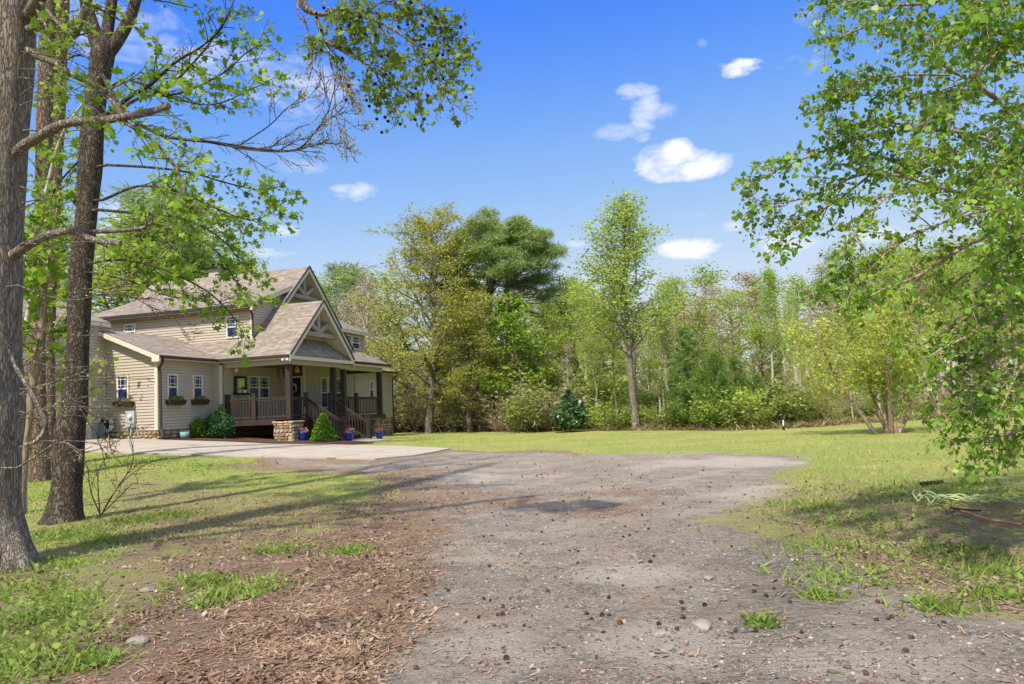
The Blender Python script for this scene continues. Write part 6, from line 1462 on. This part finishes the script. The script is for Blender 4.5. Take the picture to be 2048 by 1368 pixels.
# pine cones, one object each
M_CONE = noisy("pine_cone_scale", (.05, .026, .017), (.16, .088, .055), 40, .9, .4, 80)
def cone_mesh(seed, L_=.040, R2=.019):
    mb = MB(); r3 = random.Random(seed); prof = [(R2 * .35, -.5), (R2 * .8, -.35), (R2, -.1), (R2 * .85, .15), (R2 * .5, .38), (R2 * .1, .5)]
    mb.lathe((0, 0, 0), [(p[0] * .8, p[1] * L_) for p in prof], 8)
    for j in range(7):
        t_ = j / 6; rr3 = R2 * math.sin(math.pi * min(.95, .16 + t_ * .8)) ** .6; z = (-.45 + .92 * t_) * L_
        for k in range(8):
            a = k * .785 + j * .39; c_, s3 = math.cos(a), math.sin(a); w = .0055
            mb.poly([(rr3*.5*c_ - w*s3, rr3*.5*s3 + w*c_, z), (rr3*.5*c_ + w*s3, rr3*.5*s3 - w*c_, z), (rr3*1.3*c_ + w*.5*s3, rr3*1.3*s3 - w*.5*c_, z + .004), (rr3*1.3*c_ - w*.5*s3, rr3*1.3*s3 + w*.5*c_, z + .004)])
    o = mb.build("pine_cone", M_CONE, None); me = o.data; bpy.data.objects.remove(o); return me
CM = [cone_mesh(1), cone_mesh(2, .048, .021), cone_mesh(3, .030, .017)]
cones = [(755,1248),(1005,1225),(968,1190),(1095,1175),(1012,1310),(1518,1127),(1532,1188),(1812,1300),(1732,1345),(988,1245),(1216,1150),(1367,1107),(1308,1110),(856,1060),(750,1063),(810,1056),(1020,1190),(1162,1268),(775,1200),(853,1230),(785,1212),(1363,1200),(1218,1225),(716,1325),(832,1330),(1048,1246),(978,1129)]
cones = [GR(*c_) for c_ in cones]
kx, ky = scatter(2600, 5.5, 27, -30, 30); g_, s_, d_, k_ = gmasks(kx, ky); kx, ky = keep(kx, ky, (g_ * .8 + .12) * np.clip((fbm(kx, ky, .5, 3, 40) - .35) * 4, .05, 1) * .5)
cones += [np.array([a, b_, float(H(a, b_))]) for a, b_ in zip(kx, ky)]
for i, p in enumerate(cones[:230]):
    o = bpy.data.objects.new("pine_cone", CM[i % 3]); COL.objects.link(o); z = float(ground_z(np.array([p[0]]), np.array([p[1]]))[0]); s = R.uniform(.5, .95)
    o.location = (p[0], p[1], z + .012 * s); o.rotation_euler = (R.uniform(1.2, 1.9), R.uniform(-.3, .3), R.uniform(0, 6.28)); o.scale = (s, s, s)
    tag(o, "small dark pine cone lying on the gravel drive or the grass beside it", "pine cone", "pine cones scattered over the drive")
# a few larger stones
SM = [ball_mesh("stone", .05, .35, k, 2, .6) for k in range(3)]
m = noisy("pale_stone", (.20, .175, .145), (.36, .32, .27), 14, .8, .4, 60)
for me in SM: me.materials.append(m)
for i, (px_, py_, s, lab) in enumerate(((1320, 1266, 1.1, "pale rounded stone on the gravel near the bottom middle"), (1334, 1297, 1.2, "larger pale stone just nearer than the rounded one"), (1416, 1152, .9, "tan stone at the gravel's edge by the tyre rut"), (295, 1180, 1.3, "grey stone half sunk in the leaves at the left"), (1403, 1250, 1.6, "flat grey stone in the tyre rut"), (275, 1280, 1.5, "flat tan stone in the pine straw at the lower left"), (1935, 1180, .9, "pale stone near the weeds at the right"), (1170, 1375, .8, "grey pebble at the bottom edge of the drive"))):
    if py_ > 1368: continue
    g = GR(px_, py_); o = bpy.data.objects.new("stone", SM[i % 3]); COL.objects.link(o); o.location = (g[0], g[1], float(ground_z(g[:1], g[1:2])[0]) + .012); o.scale = (s, s * .8, s * .8); o.rotation_euler = (0, 0, i * 1.3); tag(o, lab, "stone")
for me in list(bpy.data.meshes):
    if me.users == 0: bpy.data.meshes.remove(me)

# a label of its own for every placed tree and shrub: counted along the wood from something one can find
MARKS = [(-9999, 'the forked dark trunk'), (640, 'the house'), (985, 'the big round headed pine'), (1141, 'the magnolia'), (1272, 'the tallest slim tree'), (1548, 'the rounded bright green tree'), (1775, 'the splayed five stemmed tree')]
SHORT = {"pale trunked spring trees in the wood": "pale trunked spring tree", "thin pale green trees in the wood": "thin pale green tree", "airy trees in the wood": "airy sparse leaved tree",
 "rusty budded trees in the wood": "rusty budded tree", "bare twiggy trees in the wood": "bare twiggy tree", "fuller green trees in the wood": "fuller bright green tree", "dark pines in the far wood": "dark pine in the far wood",
 "young pines at the wood's edge": "bushy young pine", "shrubs along the lawn edge": "lawn edge shrub", "dry brush right of the house": "dry brown brush tangle", "saplings in the wood": "shaded wood sapling",
 "shrubs behind the right lawn": "low shrub at the wood's foot", "saplings right of the house": "sapling behind the dry brush", "undergrowth between the left trunks": "green undergrowth plant between the left trunks"}
ORD = ['nearest', 'second', 'third', 'fourth', 'fifth', 'sixth', 'seventh', 'eighth', 'ninth', 'tenth', 'eleventh', 'twelfth', 'thirteenth', 'fourteenth', 'fifteenth', 'sixteenth', 'seventeenth', 'eighteenth', 'nineteenth', 'twentieth', 'twenty-first', 'twenty-second', 'twenty-third', 'twenty-fourth', 'twenty-fifth', 'twenty-sixth']
cnt = {}
for px_, grp, lab, o in sorted(PLACED, key=lambda t: t[0]):
    if grp not in SHORT: continue
    mk = [m_[1] for m_ in MARKS if px_ >= m_[0]][-1]; k_ = (grp, mk); cnt[k_] = cnt.get(k_, 0) + 1
    o['label'] = f"{ORD[min(cnt[k_] - 1, 25)]} {SHORT[grp]} counting right from {mk}"
